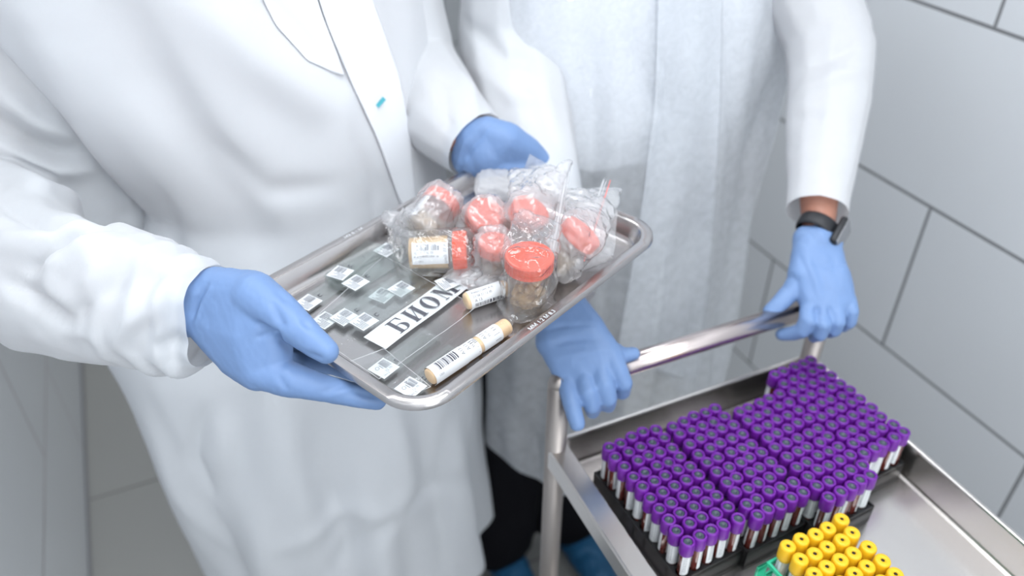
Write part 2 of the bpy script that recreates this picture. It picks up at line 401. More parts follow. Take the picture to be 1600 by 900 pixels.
def clothing(name, parent, hulls, mat, voxel=0.006, smooth=10, disp=None, keep=None, planes=()):
    bm = bmesh.new()
    for h in hulls: hull(bm, h, 2)
    me = remesh(bm, voxel, smooth, 0.6)
    if disp is not None:
        co, no = arrays(me); put(me, co + no * disp(co, no, me)[:, None])
    if keep is not None: cut(me, keep)
    if planes:
        bm = bmesh.new(); bm.from_mesh(me)
        for co_, no_ in planes:
            bmesh.ops.bisect_plane(bm, geom=bm.verts[:] + bm.edges[:] + bm.faces[:], plane_co=Vector(co_), plane_no=Vector(no_), clear_outer=True)
        bm.to_mesh(me); bm.free()
    return link_mesh(name, me, M[mat], parent, True)
def glove(parent, palm_hulls, chains_, voxel=0.0016, smooth=5, folds=None, cuff=None):
    bm = bmesh.new()
    for h in palm_hulls: hull(bm, h, 3)
    for c in chains_: chain(bm, c, 3)
    me = remesh(bm, voxel, smooth, 0.55)
    co, no = arrays(me)
    d = 0.0005 * wob(co, 18, 18, 18, 5, 2) + 0.00022 * wob(co, 70, 70, 70, 6, 2)
    if folds:
        cast = caster(me); lst = []
        for pix, w, h in folds:
            pts = [cast(*p) for p in pix]; pts = [p for p in pts if p is not None]
            if len(pts) > 1: lst.append((pts, w, h))
        d = d + 1.7 * strokes(co, lst)
    put(me, co + no * d[:, None])
    o = link_mesh('glove', me, M['glove'], parent, True)
    return o
def pix_strokes(me, lst, co):
    cast = caster(me); out = []
    for pix, w, h in lst:
        pts = [cast(*p) for p in pix]; pts = [p for p in pts if p is not None]
        if len(pts) > 1: out.append((pts, w, h))
    return strokes(co, out)
def ell(c, face, hw, hd, z, r=0.05, drop=0.0):
    """ring of spheres on an ellipse (half width hw across the body, half depth hd)"""
    out = []
    for k in range(12):
        a = k * math.pi / 6; x, y = rot2(c, face, (hd - r) * math.cos(a), (hw - r) * math.sin(a)); out.append(((x, y, z), r))
    return out

# ---- person holding the tray -------------------------------------------------
F1 = math.radians(-78); C1 = (0.125, 1.055)
r_arm = [((-0.10, 1.06, 1.40), 0.052), ((-0.235, 1.01, 1.08), 0.040), (tuple(at(60, 440, 0.82)), 0.037), (tuple(at(215, 468, 0.76)), 0.033), (tuple(at(300, 484, 0.738)), 0.018), (tuple(at(345, 492, 0.722)), 0.016)]
l_arm = [((0.30, 1.12, 1.41), 0.052), (tuple(at(648, 120, 1.12)), 0.040), (tuple(at(705, 190, 1.03)), 0.033), (tuple(at(735, 224, 1.005)), 0.0235), (tuple(at(765, 235, 1.0)), 0.018)]
me = body('', C1, F1, [r_arm, l_arm])
p1 = link_mesh('person', me, M['skin'], None, True)
tag(p1, 'person in a white gown and blue gloves, standing and holding out the steel tray', 'person')
bm = bmesh.new()
def leg_hulls(c, f, pad, legs=((0.09, 0.095, 0.10), (-0.09, -0.095, -0.10))):
    R_ = lambda dx, dy, z: (*rot2(c, f, dx, dy), z); out = []
    for hp, kn, ft in legs:
        out += [[(R_(0, hp, 0.90), 0.085 + pad), (R_(0.01, kn, 0.50), 0.062 + pad)], [(R_(0.01, kn, 0.50), 0.062 + pad), (R_(0.0, ft, 0.11), 0.075 + pad)]]
    m = (legs[0][0] + legs[1][0]) / 2
    out.append([(R_(0.01, legs[0][0], 0.92), 0.11 + pad), (R_(0.01, legs[1][0], 0.92), 0.11 + pad), (R_(0.0, m + 0.07, 1.0), 0.10 + pad), (R_(0.0, m - 0.07, 1.0), 0.10 + pad)])
    return out
def shoe_covers(c, f, parent, legs=((0.09, 0.095, 0.10), (-0.09, -0.095, -0.10))):
    R_ = lambda dx, dy, z: (*rot2(c, f, dx, dy), z)
    for hp, kn, ft in legs:
        clothing('shoe_cover', parent, [[(R_(-0.045, ft, 0.05), 0.048), (R_(0.08, ft, 0.045), 0.043), (R_(0.165, ft, 0.038), 0.036)], [(R_(-0.01, ft, 0.05), 0.048), (R_(-0.01, ft, 0.10), 0.055)]],
                 'shoe_cover', 0.005, 3, lambda co, no, me: 0.004 * wob(co, 14, 14, 14, 3) * (co[:, 2] > 0.012), None, [((0, 0, 0.13), (0, 0, 1))])
def hair_cap(c, f, parent, sc=1.0, nm='surgical_cap', mat='coat'):
    R_ = lambda dx, dy, z: (*rot2(c, f, dx, dy), z * sc)
    clothing(nm, parent, [[(R_(0.01, 0, 1.675), 0.094), (R_(-0.02, 0, 1.69), 0.094), (R_(-0.03, 0, 1.65), 0.08)]], mat, 0.006, 4, lambda co, no, me: 0.003 * wob(co, 12, 12, 12, 8), lambda co: co[:, 2] > 1.645 * sc)
clothing('trousers', p1, leg_hulls(C1, F1, 0.012), 'coat', 0.008, 6)
shoe_covers(C1, F1, p1); hair_cap(C1, F1, p1)

def gown1_disp(co, no, me):
    x, y, z = co[:, 0], co[:, 1], co[:, 2]
    th = np.arctan2(co[:, 1] - C1[1], co[:, 0] - C1[0])
    low = np.clip((1.05 - z) / 0.6, 0, 1)
    d = low * 0.014 * np.sin(th * 9 + 1.5 * np.sin(z * 5) + 0.8) + low * 0.006 * np.sin(th * 17 + z * 4)
    d += 0.005 * wob(co, 2.6, 2.6, 1.3, 2) + 0.0007 * wob(co, 9, 9, 4, 7, 2)
    d += pix_strokes(me, [
        ([(150, -60), (235, 120), (330, 260), (420, 400)], 0.034, -0.018),           # long soft hollow down the chest
        ([(60, 60), (150, 220), (230, 380)], 0.030, 0.012),
        ([(260, -40), (400, 90), (520, 170), (590, 300)], 0.028, 0.013),
        ([(380, -40), (470, 60), (540, 130)], 0.012, -0.008),
        ([(340, 230), (420, 300), (520, 290)], 0.016, -0.007),
        ([(540, 200), (580, 290), (590, 350)], 0.010, -0.006),
        ([(250, 300), (270, 380), (300, 420)], 0.014, -0.006),
        ([(320, 640), (305, 720), (330, 780)], 0.012, -0.013), ([(352, 650), (350, 740)], 0.014, 0.008),
        ([(400, 620), (420, 760), (400, 900)], 0.030, 0.012), ([(520, 900), (600, 810), (720, 740)], 0.020, -0.009),
        ([(480, 640), (500, 760), (560, 860)], 0.022, -0.008), ([(620, 660), (640, 740), (600, 850)], 0.03, 0.010),
        ([(700, 640), (690, 760), (700, 880)], 0.016, -0.010), ([(440, 850), (560, 800), (680, 790)], 0.02, 0.008),
        ([(240, 640), (290, 760), (360, 880)], 0.018, 0.008),
    ], co)
    return d
g1 = clothing('gown', p1, [
    ell((0.155, 1.03), F1, 0.205, 0.165, 1.06, 0.05) + ell((0.085, 1.03), F1, 0.265, 0.165, 1.38, 0.05) + [((-0.04, 1.03, 1.44), 0.05), ((0.28, 1.10, 1.44), 0.05)],
    ell((0.155, 1.03), F1, 0.205, 0.165, 1.06, 0.05) + ell((0.120, 1.04), F1, 0.285, 0.185, 0.86, 0.07),
    ell((0.120, 1.04), F1, 0.285, 0.185, 0.86, 0.07) + ell((0.160, 1.02), F1, 0.270, 0.205, 0.24, 0.05)],
    'gown1', 0.0065, 8, gown1_disp, lambda co: ~((co[:, 2] > 1.47) & (np.hypot(co[:, 0] - C1[0], co[:, 1] - C1[1]) < 0.09)), [((0, 0, 0.26), (0, 0, -1))])

cuffA = np.array(at(318, 482, 0.725)); dirA = np.array((at(400, 520, 0.71) - at(200, 465, 0.76)).normalized())
def slA(co, no, me):
    t = (co - cuffA) @ dirA
    near = np.exp(-((t + 0.02) / 0.05) ** 2)
    d = 0.003 * wob(co, 7, 7, 6, 12, 2) + 0.0030 * near * np.sin(t * 260 + 2.0 * wob(co, 10, 10, 10, 3, 1)) + 0.0006 * wob(co, 24, 24, 24, 4, 2)
    d += pix_strokes(me, [
        ([(-20, 130), (50, 190), (120, 215)], 0.014, 0.012), ([(-20, 175), (60, 225), (120, 245)], 0.012, -0.012), ([(-20, 215), (80, 265), (150, 262)], 0.012, 0.010),
        ([(-20, 300), (60, 345), (150, 352), (200, 338)], 0.012, -0.010), ([(-20, 250), (60, 300), (160, 330)], 0.014, 0.009),
        ([(0, 370), (90, 385), (180, 350)], 0.014, 0.009), ([(30, 430), (80, 395), (150, 372)], 0.008, -0.008),
        ([(70, 470), (90, 420), (160, 385), (240, 400)], 0.012, 0.008), ([(0, 440), (60, 470), (90, 500)], 0.010, -0.010),
        ([(90, 520), (140, 470), (200, 440)], 0.010, -0.006), ([(150, 560), (200, 500), (280, 450)], 0.010, 0.006),
        ([(230, 440), (300, 410), (380, 415)], 0.008, -0.005), ([(260, 575), (280, 520), (290, 470)], 0.008, -0.005),
        ([(190, 575), (240, 540), (300, 540)], 0.008, -0.005), ([(130, 350), (150, 420), (130, 480)], 0.012, 0.006),
    ], co) * 1.5
    return d
clothing('sleeve', p1, [[((-0.09, 1.09, 1.41), 0.085), ((-0.19, 1.06, 1.25), 0.095), ((-0.11, 1.08, 1.25), 0.10)], [((-0.19, 1.06, 1.25), 0.095), ((-0.11, 1.08, 1.25), 0.10), ((-0.235, 1.03, 1.08), 0.105), ((-0.125, 1.05, 1.07), 0.10)],
    [((-0.235, 1.01, 1.08), 0.105), (tuple(at(50, 425, 0.79)), 0.066), (tuple(at(70, 470, 0.79)), 0.055)],
    [(tuple(at(50, 425, 0.79)), 0.066), (tuple(at(70, 470, 0.79)), 0.055), (tuple(at(200, 462, 0.755)), 0.066), (tuple(at(215, 492, 0.76)), 0.052)],
    [(tuple(at(200, 462, 0.755)), 0.066), (tuple(at(215, 492, 0.76)), 0.052), (tuple(at(322, 470, 0.73)), 0.034), (tuple(at(322, 505, 0.735)), 0.034), (tuple(at(275, 530, 0.745)), 0.036)],
    [(tuple(at(322, 470, 0.73)), 0.034), (tuple(at(322, 505, 0.735)), 0.034), (tuple(at(365, 470, 0.72)), 0.030), (tuple(at(350, 520, 0.73)), 0.028)]],
    'sleeve', 0.0045, 5, slA, None, [(cuffA + dirA * 0.004, dirA)])
cuffB = np.array(at(738, 222, 1.005)); dirB = np.array((at(775, 240, 1.0) - at(700, 188, 1.035)).normalized())
clothing('sleeve', p1, [[((0.30, 1.12, 1.42), 0.068), (tuple(at(640, 105, 1.13)), 0.066)], [(tuple(at(640, 105, 1.13)), 0.066), (tuple(at(690, 178, 1.05)), 0.058)],
    [(tuple(at(690, 178, 1.05)), 0.058), (tuple(at(722, 215, 1.015)), 0.044), (tuple(at(760, 240, 1.0)), 0.040)]],
    'sleeve', 0.0045, 5, lambda co, no, me: 0.002 * wob(co, 7, 7, 6, 22, 2) + pix_strokes(me, [([(690, 120), (700, 190), (690, 250)], 0.01, -0.006), ([(730, 120), (740, 170)], 0.01, 0.006)], co),
    None, [(cuffB, dirB)])
# coat front and collar strip over the chest
def strip(name, parent, base, left_pix, right_pix, off, mat, th=0.0012, n=24):
    cast = caster(base.data); vs = []; fs = []; m = 6
    def samp(pl, t):
        k = t * (len(pl) - 1); i = min(int(k), len(pl) - 2); f = k - i
        return (pl[i][0] * (1 - f) + pl[i + 1][0] * f, pl[i][1] * (1 - f) + pl[i + 1][1] * f)
    last = None
    for j in range(n + 1):
        a, b = samp(left_pix, j / n), samp(right_pix, j / n)
        for i in range(m + 1):
            u = i / m; p = cast(a[0] * (1 - u) + b[0] * u, a[1] * (1 - u) + b[1] * u)
            if p is None: p = last
            last = p
            view = (Vector(CAM_C) - p).normalized(); e = math.sin(u * math.pi) * 0.002
            vs.append(p + view * (off + e))
    for j in range(n):
        for i in range(m): q = j * (m + 1) + i; fs.append((q, q + 1, q + m + 2, q + m + 1))
    o = pydata(name, vs, fs, M[mat], parent=parent, smooth=True)
    s = o.modifiers.new('s', 'SOLIDIFY'); s.thickness = th; s.offset = -1
    s = o.modifiers.new('s2', 'SUBSURF'); s.levels = 1; s.render_levels = 1
    return o
cp = strip('coat_placket', p1, g1, [(478, -60), (510, 40), (548, 130), (590, 220), (622, 310), (640, 340)], [(560, -60), (590, 20), (625, 120), (640, 200), (648, 290), (650, 320)], 0.0035, 'coat', 0.0016)
strip('collar', p1, g1, [(380, -60), (430, 40), (480, 95), (520, 112)], [(478, -60), (505, 25), (528, 85), (538, 118)], 0.002, 'coat', 0.0012)
c_ = caster(g1.data)(595, 160); view = (Vector(CAM_C) - c_).normalized()
q = view.to_track_quat('Z', 'Y').to_matrix().to_4x4(); bm = bmesh.new()
mt = Matrix.Translation(c_ + view * 0.0115) @ q @ Matrix.Rotation(0.75, 4, 'Z')
add_box(bm, (-0.0065, -0.0025, -0.0004), (0.0065, 0.0025, 0.0004), 0.0001, mt); add_box(bm, (0.0005, -0.0012, 0.0), (0.005, 0.0012, 0.0006), 0.0, mt)
bm_obj('printed_tag', bm, M['teal'], p1)

# right glove (thumb on the rim, fingers under the tray)
def A_(px, py, d, r): return (tuple(at(px, py, d)), r)
def Z_(px, py, z, r): return (tuple(onz(px, py, z)), r)
glove(p1, [
    [A_(295, 466, .738, .0200), A_(290, 494, .740, .0190), A_(322, 458, .722, .0195), A_(312, 496, .728, .0185)],
    [A_(322, 458, .722, .0195), A_(312, 496, .728, .0185), A_(336, 470, .735, .022), A_(345, 505, .730, .022)],
    [A_(336, 452, .722, .0200), A_(318, 498, .728, .0190), A_(345, 505, .735, .022), A_(392, 462, .712, .0230), A_(392, 520, .716, .0270), A_(372, 556, .722, .020)],
    [A_(392, 462, .712, .0230), A_(392, 520, .716, .0270), A_(372, 556, .722, .020), A_(402, 582, .714, .0165), A_(424, 560, .716, .0185), A_(418, 500, .710, .022)],
    [A_(392, 520, .722, .024), A_(402, 582, .720, .0165), A_(418, 568, .744, .015), A_(425, 548, .766, .013), A_(380, 530, .75, .02)]],
  [[A_(398, 462, .706, .0215), A_(432, 486, .698, .0185), A_(468, 516, .692, .0150), A_(494, 537, .690, .0128), A_(510, 549, .688, .0108)],
   [A_(404, 580, .712, .0160), A_(448, 592, .712, .0160), A_(492, 603, .716, .0128), A_(530, 612, .722, .0118), A_(566, 620, .728, .0105), A_(590, 626, .732, .0085)],
   [A_(420, 566, .742, .0140), Z_(468, 566, 1.076, .0110), Z_(520, 570, 1.073, .0100), Z_(565, 585, 1.073, .0090), Z_(590, 590, 1.075, .008)],
   [A_(425, 548, .762, .0130), Z_(480, 545, 1.074, .0105), Z_(530, 545, 1.073, .0100), Z_(575, 555, 1.074, .0085)],
   [A_(420, 535, .775, .0115), Z_(470, 520, 1.074, .0095), Z_(515, 520, 1.073, .0085), Z_(545, 528, 1.075, .0075)]],
  0.0015, 6, [
    ([(425, 470), (440, 505), (462, 545)], 0.004, -0.0016), ([(412, 515), (432, 522), (455, 545)], 0.004, -0.0022), ([(400, 505), (420, 512)], 0.003, -0.0012),
    ([(400, 528), (425, 522)], 0.003, -0.0012), ([(436, 588), (450, 610)], 0.003, -0.0012), ([(470, 500), (485, 512)], 0.003, -0.0010), ([(505, 612), (540, 600)], 0.003, -0.0012),
    ([(520, 618), (560, 605)], 0.003, 0.001), ([(300, 500), (308, 470), (325, 440)], 0.003, -0.0012), ([(305, 505), (315, 475), (330, 450)], 0.002, 0.001), ([(480, 552), (505, 560)], 0.003, -0.001),
    ([(548, 610), (588, 622)], 0.003, -0.001), ([(430, 455), (455, 475)], 0.004, -0.0008)])
# left glove (behind the far corner)
glove(p1, [
    [A_(738, 215, 1.0, .0225), A_(733, 248, 1.01, .0225), A_(762, 208, 0.995, .021), A_(760, 245, 1.0, .026)],
    [A_(762, 210, 0.995, .022), A_(745, 250, 1.005, .024), A_(790, 222, 0.995, .025), A_(795, 248, 1.01, .024), A_(822, 238, 1.01, .020), A_(815, 255, 1.03, .020)]],
  [[A_(822, 236, 1.01, .0185), A_(846, 256, 1.022, .0155), A_(866, 275, 1.035, .013), A_(884, 292, 1.05, .0105)],
   [A_(815, 250, 1.03, .0165), A_(838, 275, 1.05, .013), A_(850, 300, 1.055, .011), A_(852, 325, 1.05, .0095)],
   [A_(805, 255, 1.035, .016), A_(815, 280, 1.058, .013), A_(822, 308, 1.055, .011), A_(822, 332, 1.045, .0095)],
   [A_(785, 258, 1.035, .015), A_(790, 285, 1.055, .012), A_(795, 308, 1.055, .010), A_(795, 325, 1.045, .009)],
   [A_(752, 245, 1.0, .019), A_(772, 258, .998, .0150), A_(796, 262, 1.0, .0125), A_(812, 264, 1.002, .0105)]],
  0.0017, 9, [([(722, 270), (735, 235), (768, 195)], 0.004, -0.002), ([(715, 255), (725, 225), (755, 190)], 0.003, 0.0016), ([(790, 235), (820, 262)], 0.01, -0.001)])

# ---- person behind the trolley -------------------------------------------------
F2 = math.radians(-92); C2 = (0.665, 1.03); S2 = 1.0
r2 = [((0.485, 1.06, 1.41), 0.052), (tuple(at(795, 80, 1.165)), 0.042), (tuple(at(845, 320, 1.035)), 0.032), (tuple(at(876, 478, .965)), 0.025), (tuple(at(888, 520, .95)), 0.022)]
l2 = [((0.845, 1.08, 1.41), 0.048), (tuple(at(1296, 60, 1.18)), 0.042), (tuple(at(1294, 150, 1.14)), 0.038), (tuple(at(1280, 290, 1.08)), 0.028), (tuple(at(1279, 352, 1.06)), 0.0225), (tuple(at(1276, 385, 1.045)), 0.017)]
LG2 = ((0.06, -0.01, -0.04), (-0.11, -0.18, -0.215))
p2 = link_mesh('person', body('', C2, F2, [r2, l2], 1.0, LG2), M['skin'], None, True)
tag(p2, 'person in a sheer white gown and black watch, gripping the trolley handle with both hands', 'person')
clothing('trousers', p2, leg_hulls((C2[0] - 0.01, C2[1] + 0.01), F2, 0.018, LG2), 'trousers', 0.008, 6)
R_ = lambda dx, dy, z: (*rot2(C2, F2, dx, dy), z)
clothing('shirt', p2, [[(R_(0, 0.08, 1.08), 0.125), (R_(0, -0.08, 1.08), 0.125), (R_(0.0, 0.10, 1.30), 0.115), (R_(0.0, -0.10, 1.30), 0.115), (R_(-0.02, 0.15, 1.42), 0.065), (R_(-0.02, -0.15, 1.42), 0.065)]], 'coat', 0.008, 6)
shoe_covers(C2, F2, p2, LG2); hair_cap(C2, F2, p2)
def gown2_disp(co, no, me):
    z = co[:, 2]; th = np.arctan2(co[:, 1] - C2[1], co[:, 0] - C2[0]); low = np.clip((1.30 - z) / 0.7, 0, 1)
    d = low * 0.010 * np.sin(th * 11 + 1.2 * np.sin(z * 4) + 1.0) + low * 0.006 * np.sin(th * 23 + z * 3)
    d += 0.004 * wob(co, 4, 4, 1.2, 31) + 0.0006 * wob(co, 12, 12, 5, 32, 2)
    d += pix_strokes(me, [
        ([(1038, -40), (1030, 150), (1000, 330), (975, 480), (960, 560)], 0.009, 0.012), ([(1055, -40), (1045, 150), (1022, 330), (1000, 500)], 0.009, -0.010),
        ([(990, 60), (1010, 140), (1028, 180)], 0.010, -0.008), ([(1060, 60), (1120, 220), (1110, 420)], 0.022, 0.010), ([(1210, 120), (1170, 260), (1180, 420)], 0.018, -0.010),
        ([(920, 60), (935, 250), (900, 420)], 0.018, -0.010), ([(1235, 40), (1225, 200), (1205, 360)], 0.010, -0.010), ([(1140, 40), (1150, 180)], 0.014, -0.006),
        ([(810, 640), (830, 700), (850, 770)], 0.012, -0.010), ([(790, 640), (800, 720)], 0.012, 0.008)], co)
    return d
g2 = clothing('gown', p2, [
    ell((0.685, 1.045), F2, 0.275, 0.165, 1.15, 0.06) + ell((0.680, 1.055), F2, 0.265, 0.150, 1.36, 0.07) + [((0.49, 1.06, 1.43), 0.05), ((0.84, 1.06, 1.43), 0.05)],
    ell((0.685, 1.045), F2, 0.275, 0.165, 1.15, 0.06) + ell((0.670, 1.035), F2, 0.258, 0.175, 0.85, 0.06),
    ell((0.670, 1.035), F2, 0.258, 0.175, 0.85, 0.06) + ell((0.660, 1.03), F2, 0.265, 0.19, 0.33, 0.05)],
    'gown2', 0.0065, 8, gown2_disp, lambda co: ~((co[:, 2] > 1.46) & (np.hypot(co[:, 0] - C2[0], co[:, 1] - C2[1]) < 0.09)), [((0.4, 1.0, 0.378), (0.0, 0, -1)), ((0.40, 0.9, 0.455), (-0.9, 0, -1))])
strip('front_overlap', p2, g2, [(1028, -60), (1022, 150), (1004, 300), (985, 420), (960, 560)], [(1130, -60), (1128, 150), (1118, 330), (1105, 480), (1090, 600)], 0.004, 'gown2', 0.0006)
cufC = np.array(at(878, 478, .965)); dirC = np.array((at(888, 520, .95) - at(848, 340, 1.02)).normalized())
clothing('sleeve', p2, [[((0.485, 1.06, 1.42), 0.068), (tuple(at(795, 70, 1.16)), 0.072)], [(tuple(at(795, 70, 1.16)), 0.072), (tuple(at(835, 250, 1.075)), 0.060)],
    [(tuple(at(835, 250, 1.075)), 0.060), (tuple(at(868, 420, 0.99)), 0.042)], [(tuple(at(868, 420, 0.99)), 0.042), (tuple(at(885, 500, 0.96)), 0.038)]],
    'sleeve', 0.005, 5, lambda co, no, me: 0.003 * wob(co, 6, 6, 5, 41, 2) + pix_strokes(me, [([(730, 40), (790, 90), (850, 100)], 0.012, -0.008), ([(740, 100), (800, 150), (860, 160)], 0.012, 0.006), ([(820, 60), (850, 180), (870, 240)], 0.01, -0.005)], co),
    None, [(cufC - dirC * 0.01, dirC)])
cufD = np.array(at(1276, 331, 1.065)); dirD = np.array((at(1276, 385, 1.045) - at(1290, 240, 1.10)).normalized())
clothing('sleeve', p2, [[((0.845, 1.06, 1.42), 0.066), (tuple(at(1296, 60, 1.165)), 0.062)], [(tuple(at(1296, 60, 1.165)), 0.062), (tuple(at(1295, 150, 1.13)), 0.058)],
    [(tuple(at(1295, 150, 1.13)), 0.058), (tuple(at(1279, 300, 1.075)), 0.042)], [(tuple(at(1279, 300, 1.075)), 0.042), (tuple(at(1275, 360, 1.055)), 0.040)]],
    'sleeve', 0.005, 5, lambda co, no, me: 0.0025 * wob(co, 6, 6, 5, 51, 2) + pix_strokes(me, [([(1250, 110), (1300, 90), (1340, 70)], 0.010, -0.007), ([(1240, 150), (1300, 120), (1350, 110)], 0.010, 0.006), ([(1240, 190), (1290, 180)], 0.012, -0.006), ([(1240, 235), (1320, 232)], 0.006, -0.004)], co),
    None, [(cufD, dirD)])
# right glove on the handle
glove(p2, [
    [A_(868, 480, .958, .0220), A_(893, 484, .955, .0210), A_(862, 535, .945, .0190), A_(922, 515, .942, .0190), A_(892, 515, .950, .024)],
    [A_(862, 535, .945, .0175), A_(922, 515, .942, .0180), A_(883, 590, .935, .0120), A_(912, 583, .930, .0130), A_(938, 572, .930, .0135), A_(957, 556, .932, .0135)]],
  [[A_(955, 556, .932, .0140), A_(966, 578, .925, .0115), A_(974, 598, .930, .0105), A_(972, 612, .948, .0095), A_(962, 612, .965, .0085)],
   [A_(938, 572, .930, .0140), A_(944, 600, .920, .0120), A_(950, 622, .925, .0108), A_(950, 632, .945, .0098), A_(942, 628, .962, .0088)],
   [A_(912, 584, .930, .0130), A_(919, 612, .918, .0112), A_(925, 634, .924, .0100), A_(926, 642, .942, .0092)],
   [A_(884, 590, .935, .0125), A_(890, 618, .922, .0108), A_(896, 642, .915, .0100), A_(902, 662, .912, .0088)],
   [A_(922, 520, .945, .0165), A_(950, 545, .940, .0125), A_(972, 556, .938, .0098), A_(990, 553, .940, .0078)]],
  0.0018, 5, [([(845, 540), (890, 532), (950, 530)], 0.004, -0.001), ([(850, 560), (900, 552), (955, 545)], 0.004, 0.0008), ([(846, 518), (880, 510), (930, 508)], 0.003, -0.0008)])
# left glove on the handle end
glove(p2, [
    [A_(1278, 376, 1.046, .0215), A_(1261, 374, 1.052, .0185), A_(1294, 378, 1.050, .0185), A_(1264, 390, 1.046, .0195), A_(1292, 392, 1.046, .0185)],
    [A_(1264, 384, 1.046, .0195), A_(1292, 386, 1.046, .0185), A_(1254, 430, 1.035, .0190), A_(1302, 430, 1.032, .0190)],
    [A_(1256, 432, 1.034, .0180), A_(1304, 430, 1.030, .0190), A_(1268, 480, 1.022, .0135), A_(1287, 485, 1.018, .0130), A_(1305, 482, 1.018, .0130), A_(1320, 468, 1.022, .0130), A_(1312, 450, 1.030, .0170)]],
  [[A_(1252, 436, 1.036, .0165), A_(1234, 458, 1.034, .0125), A_(1217, 475, 1.033, .0110), A_(1204, 487, 1.034, .0098)],
   [A_(1265, 482, 1.020, .0120), A_(1262, 501, 1.011, .0108), A_(1254, 516, 1.017, .0100), A_(1238, 521, 1.030, .0092), A_(1222, 522, 1.040, .0084)],
   [A_(1286, 486, 1.016, .0118), A_(1286, 507, 1.006, .0100), A_(1281, 522, 1.014, .0092), A_(1272, 525, 1.032, .0084)],
   [A_(1306, 483, 1.016, .0112), A_(1309, 503, 1.008, .0096), A_(1304, 516, 1.016, .0088), A_(1296, 519, 1.034, .0080)],
   [A_(1324, 468, 1.022, .0112), A_(1331, 487, 1.016, .0094), A_(1327, 503, 1.022, .0084), A_(1317, 510, 1.036, .0078)]],
  0.0015, 4, [([(1275, 478), (1276, 495)], 0.003, -0.0015), ([(1296, 478), (1298, 495)], 0.003, -0.0015), ([(1262, 410), (1275, 440), (1280, 470)], 0.006, 0.001), ([(1250, 400), (1262, 430)], 0.004, -0.001), ([(1300, 400), (1312, 440)], 0.005, -0.0008)])
# watch
wc = Vector(at(1277, 357, 1.055)); ax = Vector(at(1282, 330, 1.062)) - Vector(at(1272, 384, 1.048)); ax.normalize()
wt = ax; side = Vector(CAM_R[:, 0]); side = (side - wt * side.dot(wt)).normalized(); ax = (wt + side * 0.30).normalized(); side = (side - ax * side.dot(ax)).normalized(); fw = side.cross(ax)
WM = Matrix(((side.x, fw.x, ax.x, wc.x), (side.y, fw.y, ax.y, wc.y), (side.z, fw.z, ax.z, wc.z), (0, 0, 0, 1)))
bm = bmesh.new(); rw = 0.0245
lathe(bm, [(rw - 0.001, -0.009), (rw + 0.0008, -0.009), (rw + 0.0018, -0.006), (rw + 0.0018, 0.006), (rw + 0.0008, 0.009), (rw - 0.001, 0.009)], 40, WM)
wo = bm_obj('watch', bm, M['watch_black'], p2, True)
bm = bmesh.new(); ph = math.radians(26) * (1 if fw.dot(Vector(CAM_C) - wc) > 0 else -1)
CM = WM @ Matrix.Rotation(ph, 4, 'Z')
add_box(bm, (rw, -0.017, -0.020), (rw + 0.0095, 0.017, 0.020), 0.0035, CM); bm_obj('watch_case', bm, M['watch_black'], wo, True)
bm = bmesh.new(); add_box(bm, (rw + 0.0092, -0.0155, -0.0185), (rw + 0.0108, 0.0155, 0.0185), 0.0008, CM); bm_obj('watch_screen', bm, M['watch_case'], wo)
# ------------------------------------------------------------------ trolley
TX0, TX1, TY0, TY1, TZ = 0.325, 0.742, -0.06, 0.618, 0.85
tr = empty('trolley', ((TX0 + TX1) / 2, 0.28, 0), 'stainless steel laboratory trolley carrying racks of purple and yellow capped tubes', 'trolley')
def pan(name, x0, x1, y0, y1, ztop, depth, skirt, lip=0.007, wide=0.0):
    """shelf pan: outer skirt, flat lip, inner walls, floor; one thin folded sheet"""
    t = 0.0012; r = 0.012; prof = []
    # profile as (inset, z) from outer skirt bottom over the lip down to the pan floor
    prof = [(0.006, ztop - skirt), (0.0, ztop - skirt + 0.002), (0.0, ztop - 0.003), (0.0015, ztop - 0.0008), (0.0025, ztop),
            (lip - 0.002, ztop), (lip - 0.0008, ztop - 0.0008), (lip, ztop - 0.003), (lip + 0.001, ztop - depth + 0.004), (lip + 0.002, ztop - depth + 0.0012), (lip + 0.006, ztop - depth)]
    bm = bmesh.new(); rings = []
    for q, (ins, z) in enumerate(prof):
        ring = []; R_ = max(0.002, r - ins * 0.4); xw = x0; x0 = x0 + (wide if q >= 5 else 0)
        for (cx, cy, a0) in ((x1 - ins - R_, y1 - ins - R_, 0), (x0 + ins + R_, y1 - ins - R_, 90), (x0 + ins + R_, y0 + ins + R_, 180), (x1 - ins - R_, y0 + ins + R_, 270)):
            for k in range(6):
                a = math.radians(a0 + 18 * k); ring.append(bm.verts.new((cx + R_ * math.cos(a), cy + R_ * math.sin(a), z)))
        rings.append(ring); x0 = xw
    n = len(rings[0])
    for A, B in zip(rings, rings[1:]):
        for k in range(n): bm.faces.new((A[k], A[(k + 1) % n], B[(k + 1) % n], B[k]))
    bm.faces.new(rings[-1])
    bmesh.ops.recalc_face_normals(bm, faces=bm.faces)
    me = bpy.data.meshes.new(name); bm.to_mesh(me); bm.free()
    o = link_mesh(name, me, M['trolley_steel'], tr)
    s = o.modifiers.new('sheet', 'SOLIDIFY'); s.thickness = t; s.offset = -1
    return o
pan('top_shelf', TX0, TX1, TY0, TY1, TZ, 0.05, 0.030, wide=0.020)
pan('lower_shelf', TX0 + 0.01, TX1 - 0.01, TY0 + 0.01, TY1 - 0.01, 0.28, 0.035, 0.05)
PX0, PX1 = TX0 + 0.012, TX1 - 0.012
